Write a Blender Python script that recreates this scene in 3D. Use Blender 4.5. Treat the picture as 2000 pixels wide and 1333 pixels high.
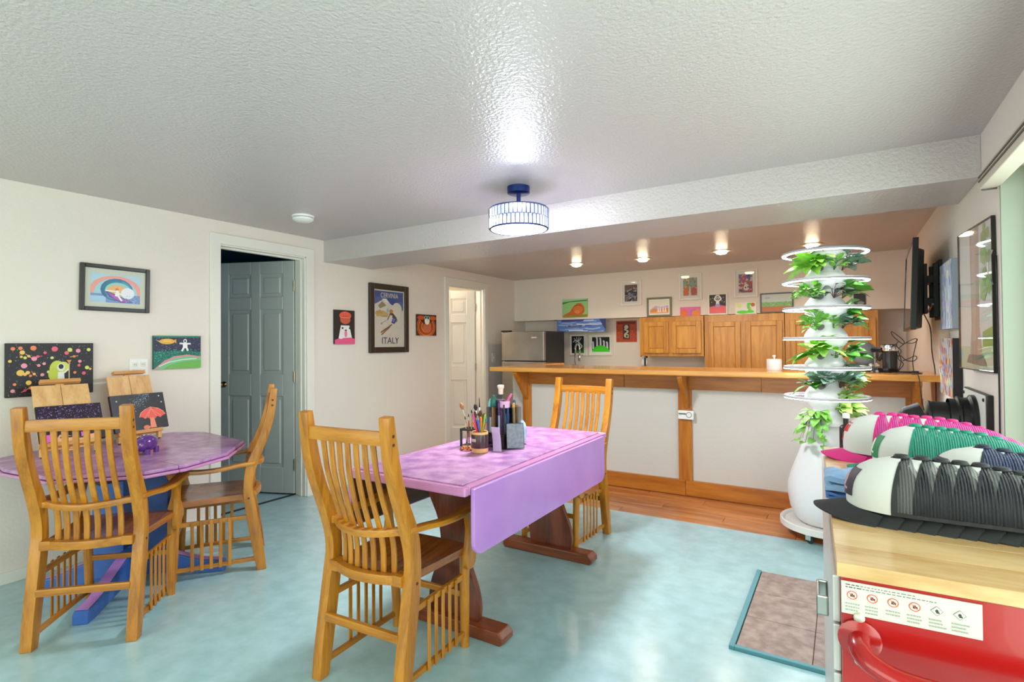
import bpy, bmesh, math, random
from mathutils import Vector, Matrix
import numpy as np
random.seed(7)
D = bpy.data
for o in list(D.objects): D.objects.remove(o, do_unlink=True)
SC = bpy.context.scene
COL = SC.collection
PI = math.pi

def lin(c):
    return tuple(((v/255)/12.92 if v/255 <= .04045 else ((v/255+.055)/1.055)**2.4) for v in c[:3])

# ------------------------------------------------------------ camera
YAW, ROLL, PITCH, FPX, CY = -0.553711, -0.007972, 0.013232, 1046.77, 657.87
Fv = Vector((math.sin(YAW)*math.cos(PITCH), math.cos(YAW)*math.cos(PITCH), math.sin(PITCH)))
R0 = Vector((math.cos(YAW), -math.sin(YAW), 0)); U0 = R0.cross(Fv)
Rv = R0*math.cos(ROLL)+U0*math.sin(ROLL); Uv = -R0*math.sin(ROLL)+U0*math.cos(ROLL)
cd = D.cameras.new('camera'); cam = D.objects.new('camera', cd); COL.objects.link(cam)
cd.sensor_width = 36; cd.lens = 36*FPX/2000; cd.shift_y = -(666.5-CY)/2000
cd.clip_start = .02
cam.matrix_world = Matrix((( Rv.x, Uv.x, -Fv.x, 0), (Rv.y, Uv.y, -Fv.y, 0), (Rv.z, Uv.z, -Fv.z, 1.28), (0, 0, 0, 1)))
SC.camera = cam
CAMP = Vector((0, 0, 1.28))

# ------------------------------------------------------------ light and exposure
W = D.worlds.new('world'); SC.world = W; W.use_nodes = True
bg = W.node_tree.nodes['Background']; bg.inputs[0].default_value = (1.0, .965, .945, 1); bg.inputs[1].default_value = 5.0
SC.view_settings.view_transform = 'Standard'; SC.view_settings.look = 'None'
SC.view_settings.gamma = 1; SC.view_settings.use_curve_mapping = False
SC.view_settings.exposure = 0.0
def light(name, kind, loc, power, col=(1, 1, 1), size=.1, rot=(0, 0, 0), size_y=None, portal=False):
    l = D.lights.new(name, kind); o = D.objects.new(name, l); COL.objects.link(o)
    l.energy = power; l.color = col
    if kind == 'AREA':
        l.size = size
        if size_y: l.shape = 'RECTANGLE'; l.size_y = size_y
        if portal: l.cycles.is_portal = True
    else: l.shadow_soft_size = size
    o.location = loc; o.rotation_euler = rot
    return o
# daylight openings: a wide picture window behind the camera, a glass door in the right wall
light('portal_rear', 'AREA', (-1.65, -1.56, 1.2), 1, size=3.6, size_y=1.9, rot=(PI/2, 0, 0), portal=True)
light('portal_right', 'AREA', (.78, 1.0, 1.0), 1, size=1.9, size_y=3.5, rot=(0, -PI/2, PI), portal=True)
light('daylight_right', 'AREA', (.82, 1.0, 1.05), 26, (.86, .94, 1), size=1.7, size_y=3.3, rot=(0, PI/2, 0))
# lit bathroom beyond the far door
light('bathroom_bulb', 'POINT', (-4.55, 5.1, 1.9), 30, (1, .88, .74), .12)
light('hall_fill', 'POINT', (-5.1, 1.2, 1.9), 4, (.6, .85, 1), .1)  # added fill light to lift the dark hall, which has no lamp
# bulb inside the crystal drum lamp
o = light('lamp_down', 'AREA', (-1.61, 2.69, 1.938), 42, (.96, .96, 1), .30); o.data.shape = 'DISK'
for (x, y) in ((-2.49, 5.39), (-1.765, 5.46), (-.985, 5.43), (-.23, 5.53)):      # the four kitchen downlights
    o = light('downlight_beam', 'SPOT', (x, y, 2.115), 26, (1, .89, .73), .04); o.data.spot_size = 2.6; o.data.spot_blend = .6

# ------------------------------------------------------------ materials
MC = {}
def nodes(m):
    m.use_nodes = True; nt = m.node_tree; return nt, nt.nodes['Principled BSDF']
def mat(name, col, rough=.5, metal=0., var=None, bump=None, coat=0, alpha=None, emit=None, spec=.5, trans=0):
    """col sRGB 0-255; var=(scale, second colour[, detail]); bump=(scale,strength)"""
    if name in MC: return MC[name]
    m = D.materials.new(name); nt, b = nodes(m); MC[name] = m
    c = lin(col); b.inputs['Base Color'].default_value = (*c, 1)
    b.inputs['Roughness'].default_value = rough; b.inputs['Metallic'].default_value = metal
    b.inputs['Coat Weight'].default_value = coat; b.inputs['Specular IOR Level'].default_value = spec
    if trans: b.inputs['Transmission Weight'].default_value = trans
    if alpha is not None: b.inputs['Alpha'].default_value = alpha
    if emit: b.inputs['Emission Color'].default_value = (*lin(emit[0]), 1); b.inputs['Emission Strength'].default_value = emit[1]
    tc = None
    if var or bump: tc = nt.nodes.new('ShaderNodeTexCoord')
    if var:
        n = nt.nodes.new('ShaderNodeTexNoise'); n.inputs['Scale'].default_value = var[0]; n.inputs['Detail'].default_value = var[2] if len(var) > 2 else 5
        r = nt.nodes.new('ShaderNodeValToRGB'); r.color_ramp.elements[0].position = .35; r.color_ramp.elements[1].position = .65
        r.color_ramp.elements[0].color = (*c, 1); r.color_ramp.elements[1].color = (*lin(var[1]), 1)
        nt.links.new(tc.outputs['Object'], n.inputs['Vector']); nt.links.new(n.outputs['Fac'], r.inputs['Fac']); nt.links.new(r.outputs['Color'], b.inputs['Base Color'])
    if bump:
        n = nt.nodes.new('ShaderNodeTexNoise'); n.inputs['Scale'].default_value = bump[0]; n.inputs['Detail'].default_value = 3
        bp = nt.nodes.new('ShaderNodeBump'); bp.inputs['Strength'].default_value = bump[1]; bp.inputs['Distance'].default_value = .01
        nt.links.new(tc.outputs['Object'], n.inputs['Vector']); nt.links.new(n.outputs['Fac'], bp.inputs['Height']); nt.links.new(bp.outputs['Normal'], b.inputs['Normal'])
    return m
def wood(name, c1, c2, axis='z', scale=14, rough=.38, coat=.15, stretch=9, knots=None):
    if name in MC: return MC[name]
    m = D.materials.new(name); nt, b = nodes(m); MC[name] = m
    b.inputs['Roughness'].default_value = rough; b.inputs['Coat Weight'].default_value = coat; b.inputs['Coat Roughness'].default_value = .2
    tc = nt.nodes.new('ShaderNodeTexCoord'); mp = nt.nodes.new('ShaderNodeMapping')
    mp.inputs['Scale'].default_value = tuple(1/stretch if a == axis else 1 for a in 'xyz')
    oi = nt.nodes.new('ShaderNodeObjectInfo'); ad = nt.nodes.new('ShaderNodeVectorMath'); ad.operation = 'ADD'
    ml = nt.nodes.new('ShaderNodeMath'); ml.operation = 'MULTIPLY'; ml.inputs[1].default_value = 37
    nt.links.new(oi.outputs['Random'], ml.inputs[0]); nt.links.new(ml.outputs[0], ad.inputs[1]); nt.links.new(tc.outputs['Object'], ad.inputs[0])
    nt.links.new(ad.outputs[0], mp.inputs['Vector'])
    n1 = nt.nodes.new('ShaderNodeTexNoise'); n1.inputs['Scale'].default_value = scale; n1.inputs['Detail'].default_value = 6; n1.inputs['Distortion'].default_value = 1.2
    n2 = nt.nodes.new('ShaderNodeTexNoise'); n2.inputs['Scale'].default_value = scale*9; n2.inputs['Detail'].default_value = 3
    mx = nt.nodes.new('ShaderNodeMix'); mx.inputs['Factor'].default_value = .3
    r = nt.nodes.new('ShaderNodeValToRGB'); r.color_ramp.elements[0].position = .34; r.color_ramp.elements[1].position = .62
    r.color_ramp.elements[0].color = (*lin(c1), 1); r.color_ramp.elements[1].color = (*lin(c2), 1)
    nt.links.new(mp.outputs[0], n1.inputs['Vector']); nt.links.new(mp.outputs[0], n2.inputs['Vector'])
    nt.links.new(n1.outputs['Fac'], mx.inputs['A']); nt.links.new(n2.outputs['Fac'], mx.inputs['B']); nt.links.new(mx.outputs['Result'], r.inputs['Fac'])
    out = r.outputs['Color']
    if knots:
        v = nt.nodes.new('ShaderNodeTexVoronoi'); v.inputs['Scale'].default_value = knots
        mp2 = nt.nodes.new('ShaderNodeMapping'); mp2.inputs['Scale'].default_value = tuple(.55 if a == axis else 1 for a in 'xyz')
        nt.links.new(ad.outputs[0], mp2.inputs['Vector']); nt.links.new(mp2.outputs[0], v.inputs['Vector'])
        kr = nt.nodes.new('ShaderNodeValToRGB'); kr.color_ramp.elements[0].position = .05; kr.color_ramp.elements[1].position = .12
        kr.color_ramp.elements[0].color = (.28, .14, .08, 1); kr.color_ramp.elements[1].color = (1, 1, 1, 1)
        mm = nt.nodes.new('ShaderNodeMix'); mm.data_type = 'RGBA'; mm.blend_type = 'MULTIPLY'; mm.inputs['Factor'].default_value = .8
        nt.links.new(v.outputs['Distance'], kr.inputs['Fac']); nt.links.new(out, mm.inputs['A']); nt.links.new(kr.outputs['Color'], mm.inputs['B']); out = mm.outputs['Result']
    nt.links.new(out, b.inputs['Base Color'])
    return m
def print_mat():
    if 'print' in MC: return MC['print']
    m = D.materials.new('print'); nt, b = nodes(m); MC['print'] = m
    a = nt.nodes.new('ShaderNodeAttribute'); a.attribute_name = 'Col'
    nt.links.new(a.outputs['Color'], b.inputs['Base Color']); b.inputs['Roughness'].default_value = .45
    return m
def glass_mat(name, tint=(235, 245, 240), rough=.02, clear=.85):
    if name in MC: return MC[name]
    m = D.materials.new(name); m.use_nodes = True; nt = m.node_tree; MC[name] = m
    out = nt.nodes['Material Output']; nt.nodes.remove(nt.nodes['Principled BSDF'])
    t = nt.nodes.new('ShaderNodeBsdfTransparent'); t.inputs[0].default_value = (*lin(tint), 1)
    g = nt.nodes.new('ShaderNodeBsdfGlossy'); g.inputs['Roughness'].default_value = rough
    fr = nt.nodes.new('ShaderNodeFresnel'); fr.inputs[0].default_value = 1.5
    mx = nt.nodes.new('ShaderNodeMixShader')
    ge = nt.nodes.new('ShaderNodeNewGeometry'); iv = nt.nodes.new('ShaderNodeMath'); iv.operation = 'SUBTRACT'; iv.inputs[0].default_value = 1
    mu = nt.nodes.new('ShaderNodeMath'); mu.operation = 'MULTIPLY'
    nt.links.new(ge.outputs['Backfacing'], iv.inputs[1]); nt.links.new(iv.outputs[0], mu.inputs[0]); nt.links.new(fr.outputs[0], mu.inputs[1])
    nt.links.new(mu.outputs[0], mx.inputs[0]); nt.links.new(t.outputs[0], mx.inputs[1]); nt.links.new(g.outputs[0], mx.inputs[2]); nt.links.new(mx.outputs[0], out.inputs[0])
    return m

# ------------------------------------------------------------ mesh builder
def catmull(P, n=6):
    P = [np.array(p, float) for p in P]; Q = [2*P[0]-P[1]]+P+[2*P[-1]-P[-2]]; out = []
    for i in range(1, len(Q)-2):
        for k in range(n):
            t = k/n; a, b, c, d = Q[i-1:i+3]
            out.append(.5*((2*b)+(-a+c)*t+(2*a-5*b+4*c-d)*t*t+(-a+3*b-3*c+d)*t**3))
    out.append(P[-1]); return [tuple(float(x) for x in o) for o in out]
class B:
    def __init__(s): s.v = []; s.f = []; s.mi = []; s.m = 0
    def add(s, vs, fs):
        o = len(s.v); s.v += [tuple(map(float, v)) for v in vs]; s.f += [tuple(i+o for i in f) for f in fs]; s.mi += [s.m]*len(fs); return s
    def box(s, c, d, rz=0, M=None):
        x, y, z = d[0]/2, d[1]/2, d[2]/2; ca, sa = math.cos(rz), math.sin(rz)
        vs = []
        for (a, b, e) in ((-x, -y, -z), (x, -y, -z), (x, y, -z), (-x, y, -z), (-x, -y, z), (x, -y, z), (x, y, z), (-x, y, z)):
            p = (a*ca-b*sa, a*sa+b*ca, e)
            if M: p = M @ Vector(p)
            vs.append((p[0]+c[0], p[1]+c[1], p[2]+c[2]))
        return s.add(vs, [(0, 3, 2, 1), (4, 5, 6, 7), (0, 1, 5, 4), (1, 2, 6, 5), (2, 3, 7, 6), (3, 0, 4, 7)])
    def bb(s, x0, x1, y0, y1, z0, z1): return s.box(((x0+x1)/2, (y0+y1)/2, (z0+z1)/2), (abs(x1-x0), abs(y1-y0), abs(z1-z0)))
    def prism(s, poly, axis, t0, t1, off=None):
        """poly: 2D list; axis 'x': (y,z), 'y': (x,z), 'z': (x,y)"""
        n = len(poly); vs = []
        for t in (t0, t1):
            for (a, b) in poly:
                vs.append({'x': (t, a, b), 'y': (a, t, b), 'z': (a, b, t)}[axis])
        fs = [tuple(range(n))[::-1], tuple(range(n, 2*n))]+[(i, (i+1) % n, n+(i+1) % n, n+i) for i in range(n)]
        return s.add(vs, fs)
    def strip(s, L, Rr, axis, t0, t1):
        """side profile given as two edge lists (same length), extruded: quads only"""
        n = len(L); g = lambda a, t: {'x': (t, a[0], a[1]), 'y': (a[0], t, a[1])}[axis]
        vs = []
        for i in range(n): vs += [g(L[i], t0), g(Rr[i], t0), g(Rr[i], t1), g(L[i], t1)]
        fs = [(0, 1, 2, 3), tuple(4*(n-1)+k for k in (3, 2, 1, 0))]
        for i in range(n-1):
            for k in range(4): fs.append((4*i+k, 4*i+4+k, 4*i+4+(k+1) % 4, 4*i+(k+1) % 4))
        return s.add(vs, fs)
    def tube(s, path, r, n=8, cap=True):
        P = [Vector(p) for p in path]; rr = r if isinstance(r, (list, tuple)) else [r]*len(P)
        vs = []; up = None
        for i, p in enumerate(P):
            t = (P[min(i+1, len(P)-1)]-P[max(i-1, 0)]).normalized()
            if up is None: up = t.orthogonal().normalized()
            up = (up-t*up.dot(t)).normalized(); w = t.cross(up)
            for k in range(n):
                a = 2*PI*k/n; vs.append(tuple(p+(up*math.cos(a)+w*math.sin(a))*rr[i]))
        fs = []
        for i in range(len(P)-1):
            for k in range(n): fs.append((i*n+k, i*n+(k+1) % n, (i+1)*n+(k+1) % n, (i+1)*n+k))
        if cap: fs += [tuple(range(n))[::-1], tuple((len(P)-1)*n+k for k in range(n))]
        return s.add(vs, fs)
    def sweep(s, path, w, h):
        """rectangular section; w horizontal width list, h vertical thickness list"""
        P = [Vector(p) for p in path]; n = len(P)
        w = w if isinstance(w, list) else [w]*n; h = h if isinstance(h, list) else [h]*n; vs = []
        for i, p in enumerate(P):
            t = (P[min(i+1, n-1)]-P[max(i-1, 0)]); t.z = 0; t.normalize(); q = Vector((-t.y, t.x, 0))
            for (a, b) in ((-1, -1), (1, -1), (1, 1), (-1, 1)): vs.append(tuple(p+q*a*w[i]/2+Vector((0, 0, b*h[i]/2))))
        fs = [(3, 2, 1, 0), tuple(4*(n-1)+k for k in range(4))]
        for i in range(n-1):
            for k in range(4): fs.append((4*i+k, 4*i+(k+1) % 4, 4*i+4+(k+1) % 4, 4*i+4+k))
        return s.add(vs, fs)
    def lathe(s, prof, n=32, c=(0, 0, 0), axis='z', cap=True):
        vs = []
        for (r, z) in prof:
            for k in range(n):
                a = 2*PI*k/n; p = (r*math.cos(a), r*math.sin(a), z)
                if axis == 'x': p = (p[2], p[0], p[1])
                if axis == 'y': p = (p[0], p[2], -p[1])
                vs.append((p[0]+c[0], p[1]+c[1], p[2]+c[2]))
        m = len(prof); fs = [(i*n+k, i*n+(k+1) % n, (i+1)*n+(k+1) % n, (i+1)*n+k) for i in range(m-1) for k in range(n)]
        if cap: fs += [tuple(range(n))[::-1], tuple((m-1)*n+k for k in range(n))]
        return s.add(vs, fs)
    def ell(s, c, r, nu=14, nv=9):
        pr = [(max(1e-4, math.sin(PI*i/nv)), -math.cos(PI*i/nv)) for i in range(nv+1)]; o = len(s.v); s.lathe(pr, nu)
        s.v[o:] = [(v[0]*r[0]+c[0], v[1]*r[1]+c[1], v[2]*r[2]+c[2]) for v in s.v[o:]]; return s
    def torus(s, c, R, r, n=48, m=8, flat=1):
        vs = []
        for i in range(n):
            a = 2*PI*i/n
            for k in range(m):
                b = 2*PI*k/m; q = R+r*math.cos(b); vs.append((c[0]+q*math.cos(a), c[1]+q*math.sin(a), c[2]+r*flat*math.sin(b)))
        return s.add(vs, [(i*m+k, ((i+1) % n)*m+k, ((i+1) % n)*m+(k+1) % m, i*m+(k+1) % m) for i in range(n) for k in range(m)])
    def xf(s, M):
        s.v = [tuple(M @ Vector(v)) for v in s.v]; return s
    def build(s, name, m, parent=None, smooth=False, bevel=0, segs=2, fix=True, mod=None):
        me = D.meshes.new(name); me.from_pydata(s.v, [], s.f)
        ms = m if isinstance(m, list) else [m]
        for q in ms: me.materials.append(q)
        if len(ms) > 1: me.polygons.foreach_set('material_index', s.mi)
        if fix:
            bm = bmesh.new(); bm.from_mesh(me); bmesh.ops.recalc_face_normals(bm, faces=bm.faces)
            if bevel: bmesh.ops.bevel(bm, geom=[e for e in bm.edges if len(e.link_faces) == 2 and e.calc_face_angle(0) > .6], offset=bevel, segments=segs, profile=.6, affect='EDGES')
            bm.to_mesh(me); bm.free()
        if smooth:
            me.polygons.foreach_set('use_smooth', [True]*len(me.polygons))
            if smooth == 'auto':
                for e in me.edges: pass
                me.set_sharp_from_angle(angle=.7)
        o = D.objects.new(name, me); COL.objects.link(o)
        if parent: o.parent = parent
        return o
def thing(name, label, cat, loc=(0, 0, 0), rz=0, group=None, rot=None):
    o = D.objects.new(name, None); COL.objects.link(o); o.empty_display_size = .05
    o.location = loc; o.rotation_euler = rot or (0, 0, rz)
    return tag(o, label, cat, group)
def tag(o, label=None, cat=None, group=None, kind=None):
    if label: o['label'] = label
    if cat: o['category'] = cat
    if group: o['group'] = group
    if kind: o['kind'] = kind
    return o
def struct(o): o['kind'] = 'structure'; return o
def copy_tree(o, parent=None):
    c = o.copy(); COL.objects.link(c)
    if parent: c.parent = parent
    for ch in o.children: copy_tree(ch, c)
    return c

# ------------------------------------------------------------ palette
WALL = mat('wall_paint', (231, 221, 211), .6, bump=(55, .16))
WALL2 = mat('bar_panel_paint', (206, 201, 194), .6, bump=(70, .1))
CEIL = mat('ceiling_paint', (197, 188, 186), .3, bump=(70, .55))
TRIMW = mat('trim_white', (232, 228, 219), .4)
OAKZ = wood('oak_z', (150, 88, 10), (196, 128, 30), 'z', 16, .34)
OAKX = wood('oak_x', (150, 88, 10), (196, 128, 30), 'x', 16, .34)
OAKY = wood('oak_y', (150, 88, 10), (196, 128, 30), 'y', 16, .34)
SEATW = wood('oak_seat', (132, 66, 16), (176, 104, 36), 'y', 12, .25, .4)
DARKP = mat('peg_dark', (70, 36, 14), .5)
CHERRY = wood('cherry_z', (72, 26, 8), (128, 56, 24), 'z', 10, .35, .3)
CHERRYX = wood('cherry_x', (84, 32, 10), (140, 66, 28), 'x', 10, .35, .3)
WALNUT = wood('leaf_underside', (58, 38, 24), (96, 66, 44), 'y', 10, .5)
PINEX = wood('pine_x', (156, 84, 14), (196, 122, 40), 'x', 6, .35, .2, 8, 3.2)
PINEZ = wood('pine_z', (156, 84, 14), (196, 122, 40), 'z', 6, .35, .2, 8, 3.2)
BARTOP = wood('bar_top', (196, 126, 46), (222, 158, 78), 'x', 7, .22, .5, 10)
CABX = wood('cabinet_oak', (172, 106, 22), (210, 150, 56), 'z', 12, .36, .2, 12)
BLACK = mat('black_plastic', (22, 22, 24), .4)
BLACKG = mat('black_gloss', (12, 12, 14), .15)
STEEL = mat('steel', (190, 188, 184), .28, 1)
CHROME = mat('chrome', (225, 225, 228), .12, 1)
WHITEP = mat('white_plastic', (238, 238, 236), .35)
LILAC = mat('lilac_paint', (150, 98, 158), .3, var=(15, (194, 146, 188), 9), coat=.2)
LILAC2 = mat('lilac_paint_plain', (176, 122, 202), .3, var=(3, (188, 136, 208)), coat=.3)
PINKISH = mat('lilac_edge', (190, 126, 176), .25, coat=.3)
TEAL = mat('floor_lino', (150, 189, 192), .22, var=(11, (166, 203, 209), 10), spec=.6, coat=.7); MC['floor_lino'].node_tree.nodes['Principled BSDF'].inputs['Coat Roughness'].default_value = .36
PLANK = wood('plank_floor', (158, 88, 38), (208, 138, 78), 'x', 9, .35, .2, 9)

# ------------------------------------------------------------ the setting
XL, XR, YN, YB, HC, HK = -3.88, .535, -1.5, 6.65, 2.2, 2.155
b = B(); b.bb(XL-.2, XR+.2, YN-.1, 3.908, -.1, 0); struct(b.build('floor', TEAL))
fk = struct(B().bb(XL-.2, XR+.2, 3.908, YB+.1, -.1, -.006).build('floor_kitchen', mat('plank_gap', (70, 42, 26), .6)))
for r in range(7):
    y0 = 3.912+r*.118; x = XL-((r*.47) % 1.2)
    while x < XR:
        a, c = max(x, XL), min(x+1.2, XR)
        if c-a > .05: B().bb(a+.0012, c-.0012, y0, y0+.1162, -.02, -.0005).build('plank', PLANK, fk, bevel=.001, segs=1)
        x += 1.2
B().bb(XL, XR, 4.74, YB, -.02, -.001).build('kitchen_lino', PLANK, fk)
# left wall with two door openings
D1 = (2.205, 2.955, 2.035); D2 = (4.875, 5.61, 1.985)
b = B()
for (a, c, z0) in ((YN, D1[0], 0), (D1[0], D1[1], D1[2]), (D1[1], D2[0], 0), (D2[0], D2[1], D2[2]), (D2[1], YB+.1, 0)): b.bb(XL-.13, XL, a, c, z0, 2.3)
struct(b.build('wall_left', WALL))
struct(B().bb(XL, XR+.1, YB, YB+.1, 0, 2.3).build('wall_back', WALL))
struct(B().bb(XL, XR, 6.35, YB, 1.59, 2.25).build('wall_soffit', WALL))
b = B(); b.bb(XR, XR+.16, 2.80, YB, 0, 2.3).bb(XR, XR+.16, YN, -.75, 0, 2.3).bb(XR, XR+.16, -.75, 2.80, 1.95, 2.3)
struct(b.build('wall_right', WALL))
b = B(); b.bb(XL-.1, -3.45, YN-.1, YN, 0, 2.3).bb(.15, XR+.1, YN-.1, YN, 0, 2.3).bb(-3.45, .15, YN-.1, YN, 0, .25).bb(-3.45, .15, YN-.1, YN, 2.1, 2.3)
struct(b.build('wall_rear', WALL))
struct(B().bb(XL, XR, YN, 3.2, HC, 2.3).build('ceiling', CEIL))
struct(B().bb(XL, XR, 3.6, YB, HK, 2.3).build('ceiling_kitchen', CEIL))
struct(B().bb(XL, XR, 3.135, 3.70, 2.01, 2.28).build('beam', CEIL, bevel=.004))
# baseboards
struct(B().bb(XL, XL+.014, YN, 2.13, 0, .062).build('baseboard_left', TRIMW, bevel=.003))
struct(B().bb(XL, XL+.014, 3.035, 4.8, 0, .062).build('baseboard_left_middle', TRIMW, bevel=.003))
struct(B().bb(XR-.014, XR, 2.87, 4.55, 0, .062).build('baseboard_right', TRIMW, bevel=.003))
# door casings and jambs
def casing(nm, d, w=.07):
    b = B()
    for x0, pr in ((XL, .016), (XL-.13-.016, .016)):
        b.bb(x0, x0+pr, d[0]-w, d[0]+.006, 0, d[2]+w).bb(x0, x0+pr, d[1]-.006, d[1]+w, 0, d[2]+w).bb(x0, x0+pr, d[0], d[1], d[2]-.006, d[2]+w)
    b.bb(XL-.13, XL, d[0], d[0]+.016, 0, d[2]).bb(XL-.13, XL, d[1]-.016, d[1], 0, d[2]).bb(XL-.13, XL, d[0], d[1], d[2]-.016, d[2])
    b.bb(XL-.075, XL-.04, d[0]+.016, d[0]+.026, 0, d[2]-.016).bb(XL-.075, XL-.04, d[1]-.026, d[1]-.016, 0, d[2]-.016).bb(XL-.075, XL-.04, d[0], d[1], d[2]-.03, d[2]-.016)
    struct(b.build(nm, TRIMW, bevel=.003, segs=1))
casing('trim_1', D1); casing('trim_2', D2)
struct(B().bb(XL-.15, XL-.13, 2.2, 2.96, 0, .008).build('trim_threshold', mat('threshold_strip', (28, 34, 38), .5)))
def six_panel_door(name, w, h, hinge, th, m, knobm):
    t = .036; st = .105; rows = [(.22, .83), (1.02, 1.58), (1.69, 1.89)]; k = h/2.0
    b = B(); b.bb(-t, 0, -st, 0, 0, h).bb(-t, 0, -w, -w+st, 0, h).bb(-t, 0, -w/2-.045, -w/2+.045, 0, h)
    zs = [0]+[z*k for r in rows for z in r]+[h]
    for i in range(0, len(zs), 2): b.bb(-t, 0, -w+st, -w/2-.045, zs[i], zs[i+1]).bb(-t, 0, -w/2+.045, -st, zs[i], zs[i+1])
    b.bb(-t*.7, -t*.3, -w+st, -st, .1, h-.08)
    d = struct(b.build(name, m, bevel=.004, segs=1)); d.location = (*hinge, .012); d.rotation_euler = (0, 0, -math.radians(th))
    for (z0, z1) in rows:
        for (y0, y1) in ((-w/2+.045, -st), (-w+st, -w/2-.045)):
            B().bb(-t+.004, -.004, y0+.022, y1-.022, z0*k+.022, z1*k-.022).build('panel', m, d, bevel=.014, segs=1)
    for sx in (1, -1):
        kb = B().lathe([(.026, 0), (.026, .006), (.011, .01), (.011, .03), (.024, .036), (.028, .05), (.02, .064), (.004, .068)], 18, axis='x').build('knob', knobm, d, smooth=True)
        kb.location = (0 if sx > 0 else -t, -w+.06, .93); kb.rotation_euler = (0, 0, 0 if sx > 0 else PI)
    for z in (.25, 1.0, 1.78): B().bb(-.04, .004, -.004, .012, z*k-.045, z*k+.045).tube([(.004, .006, z*k-.047), (.004, .006, z*k+.047)], .006, 8).build('hinge', mat('hinge_nickel', (190, 180, 160), .35, 1), d)
    return d
six_panel_door('door_1', .735, 2.0, (XL-.128, 2.925), 69, mat('door_grey', (172, 178, 174), .38), mat('knob_brass', (120, 92, 48), .25, 1))
six_panel_door('door_2', .70, 1.95, (XL-.128, 5.578), 50, TRIMW, mat('knob_brass', (120, 92, 48), .25, 1))
# rooms beyond the two doors
HALL = mat('hall_paint', (62, 104, 122), .7); HALL2 = mat('bath_paint', (236, 226, 208), .7)
b = B(); b.bb(-6.6, -6.5, .4, 3.6, 0, 2.4).bb(-6.6, XL-.13, .3, .4, 0, 2.4).bb(-6.6, XL-.13, 3.6, 3.7, 0, 2.4); struct(b.build('wall_hall', HALL))
struct(B().bb(-6.6, XL-.13, .3, 3.7, 2.2, 2.4).build('ceiling_hall', HALL)); struct(B().bb(-6.6, XL-.2, .3, 3.7, -.1, 0).build('floor_hall', TEAL))
b = B(); b.bb(-5.8, -5.7, 4.3, 6.3, 0, 2.4).bb(-5.8, XL-.13, 4.2, 4.3, 0, 2.4).bb(-5.8, XL-.13, 6.3, 6.4, 0, 2.4); struct(b.build('wall_bathroom', HALL2))
struct(B().bb(-5.8, XL-.13, 4.2, 6.4, 2.2, 2.4).build('ceiling_bathroom', HALL2)); struct(B().bb(-5.8, XL-.2, 4.2, 6.4, -.1, -.002).build('floor_bathroom', mat('bath_floor', (96, 84, 74), .5)))
# glass door in the right wall
VINYL = mat('vinyl_frame', (206, 212, 200), .4)
g = struct(B().bb(XR+.10, XR+.16, 2.72, 2.80, 0, 1.95).bb(XR+.10, XR+.16, -.75, -.68, 0, 1.95).bb(XR+.1, XR+.16, -.68, 2.72, 0, .07).bb(XR+.1, XR+.16, -.68, 2.72, 1.88, 1.95).bb(XR+.11, XR+.15, .98, 1.06, .07, 1.88).build('window_1', VINYL, bevel=.003))
for (y0, y1) in ((-.68, .98), (1.06, 2.72)): B().bb(XR+.127, XR+.133, y0, y1, .07, 1.88).build('pane', glass_mat('window_glass'), g)
struct(B().bb(XR-.004, XR+.1, 2.785, 2.80, 0, 1.95).build('trim_3', mat('reveal_green', (150, 158, 142), .5)))
g = struct(B().bb(-3.45, .15, YN-.08, YN-.02, .25, .32).bb(-3.45, .15, YN-.08, YN-.02, 2.03, 2.1).bb(-3.45, -3.38, YN-.08, YN-.02, .32, 2.03).bb(.08, .15, YN-.08, YN-.02, .32, 2.03).bb(-1.7, -1.62, YN-.08, YN-.02, .32, 2.03).build('window_2', TRIMW))
for (x0, x1) in ((-3.38, -1.7), (-1.62, .08)): B().bb(x0, x1, YN-.053, YN-.047, .32, 2.03).build('pane', glass_mat('window_glass'), g)
# blind headrail
t = thing('blind_headrail', 'beige slatted blind headrail above the glass door at the right edge', 'blind', (XR, 1.0, 0))
B().bb(-.062, -.002, -1.7, 1.815, 1.885, 1.95).build('valance', mat('valance_beige', (206, 196, 180), .4), t, bevel=.004)
for z in (1.932, 1.915): B().bb(-.066, -.061, -1.7, 1.815, z-.003, z+.003).build('ridge', mat('ridge_dark', (92, 84, 74), .5), t)
B().bb(-.055, -.008, 1.812, 1.822, 1.88, 1.952).build('end_cap', mat('ridge_dark', (92, 84, 74), .5), t)

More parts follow.
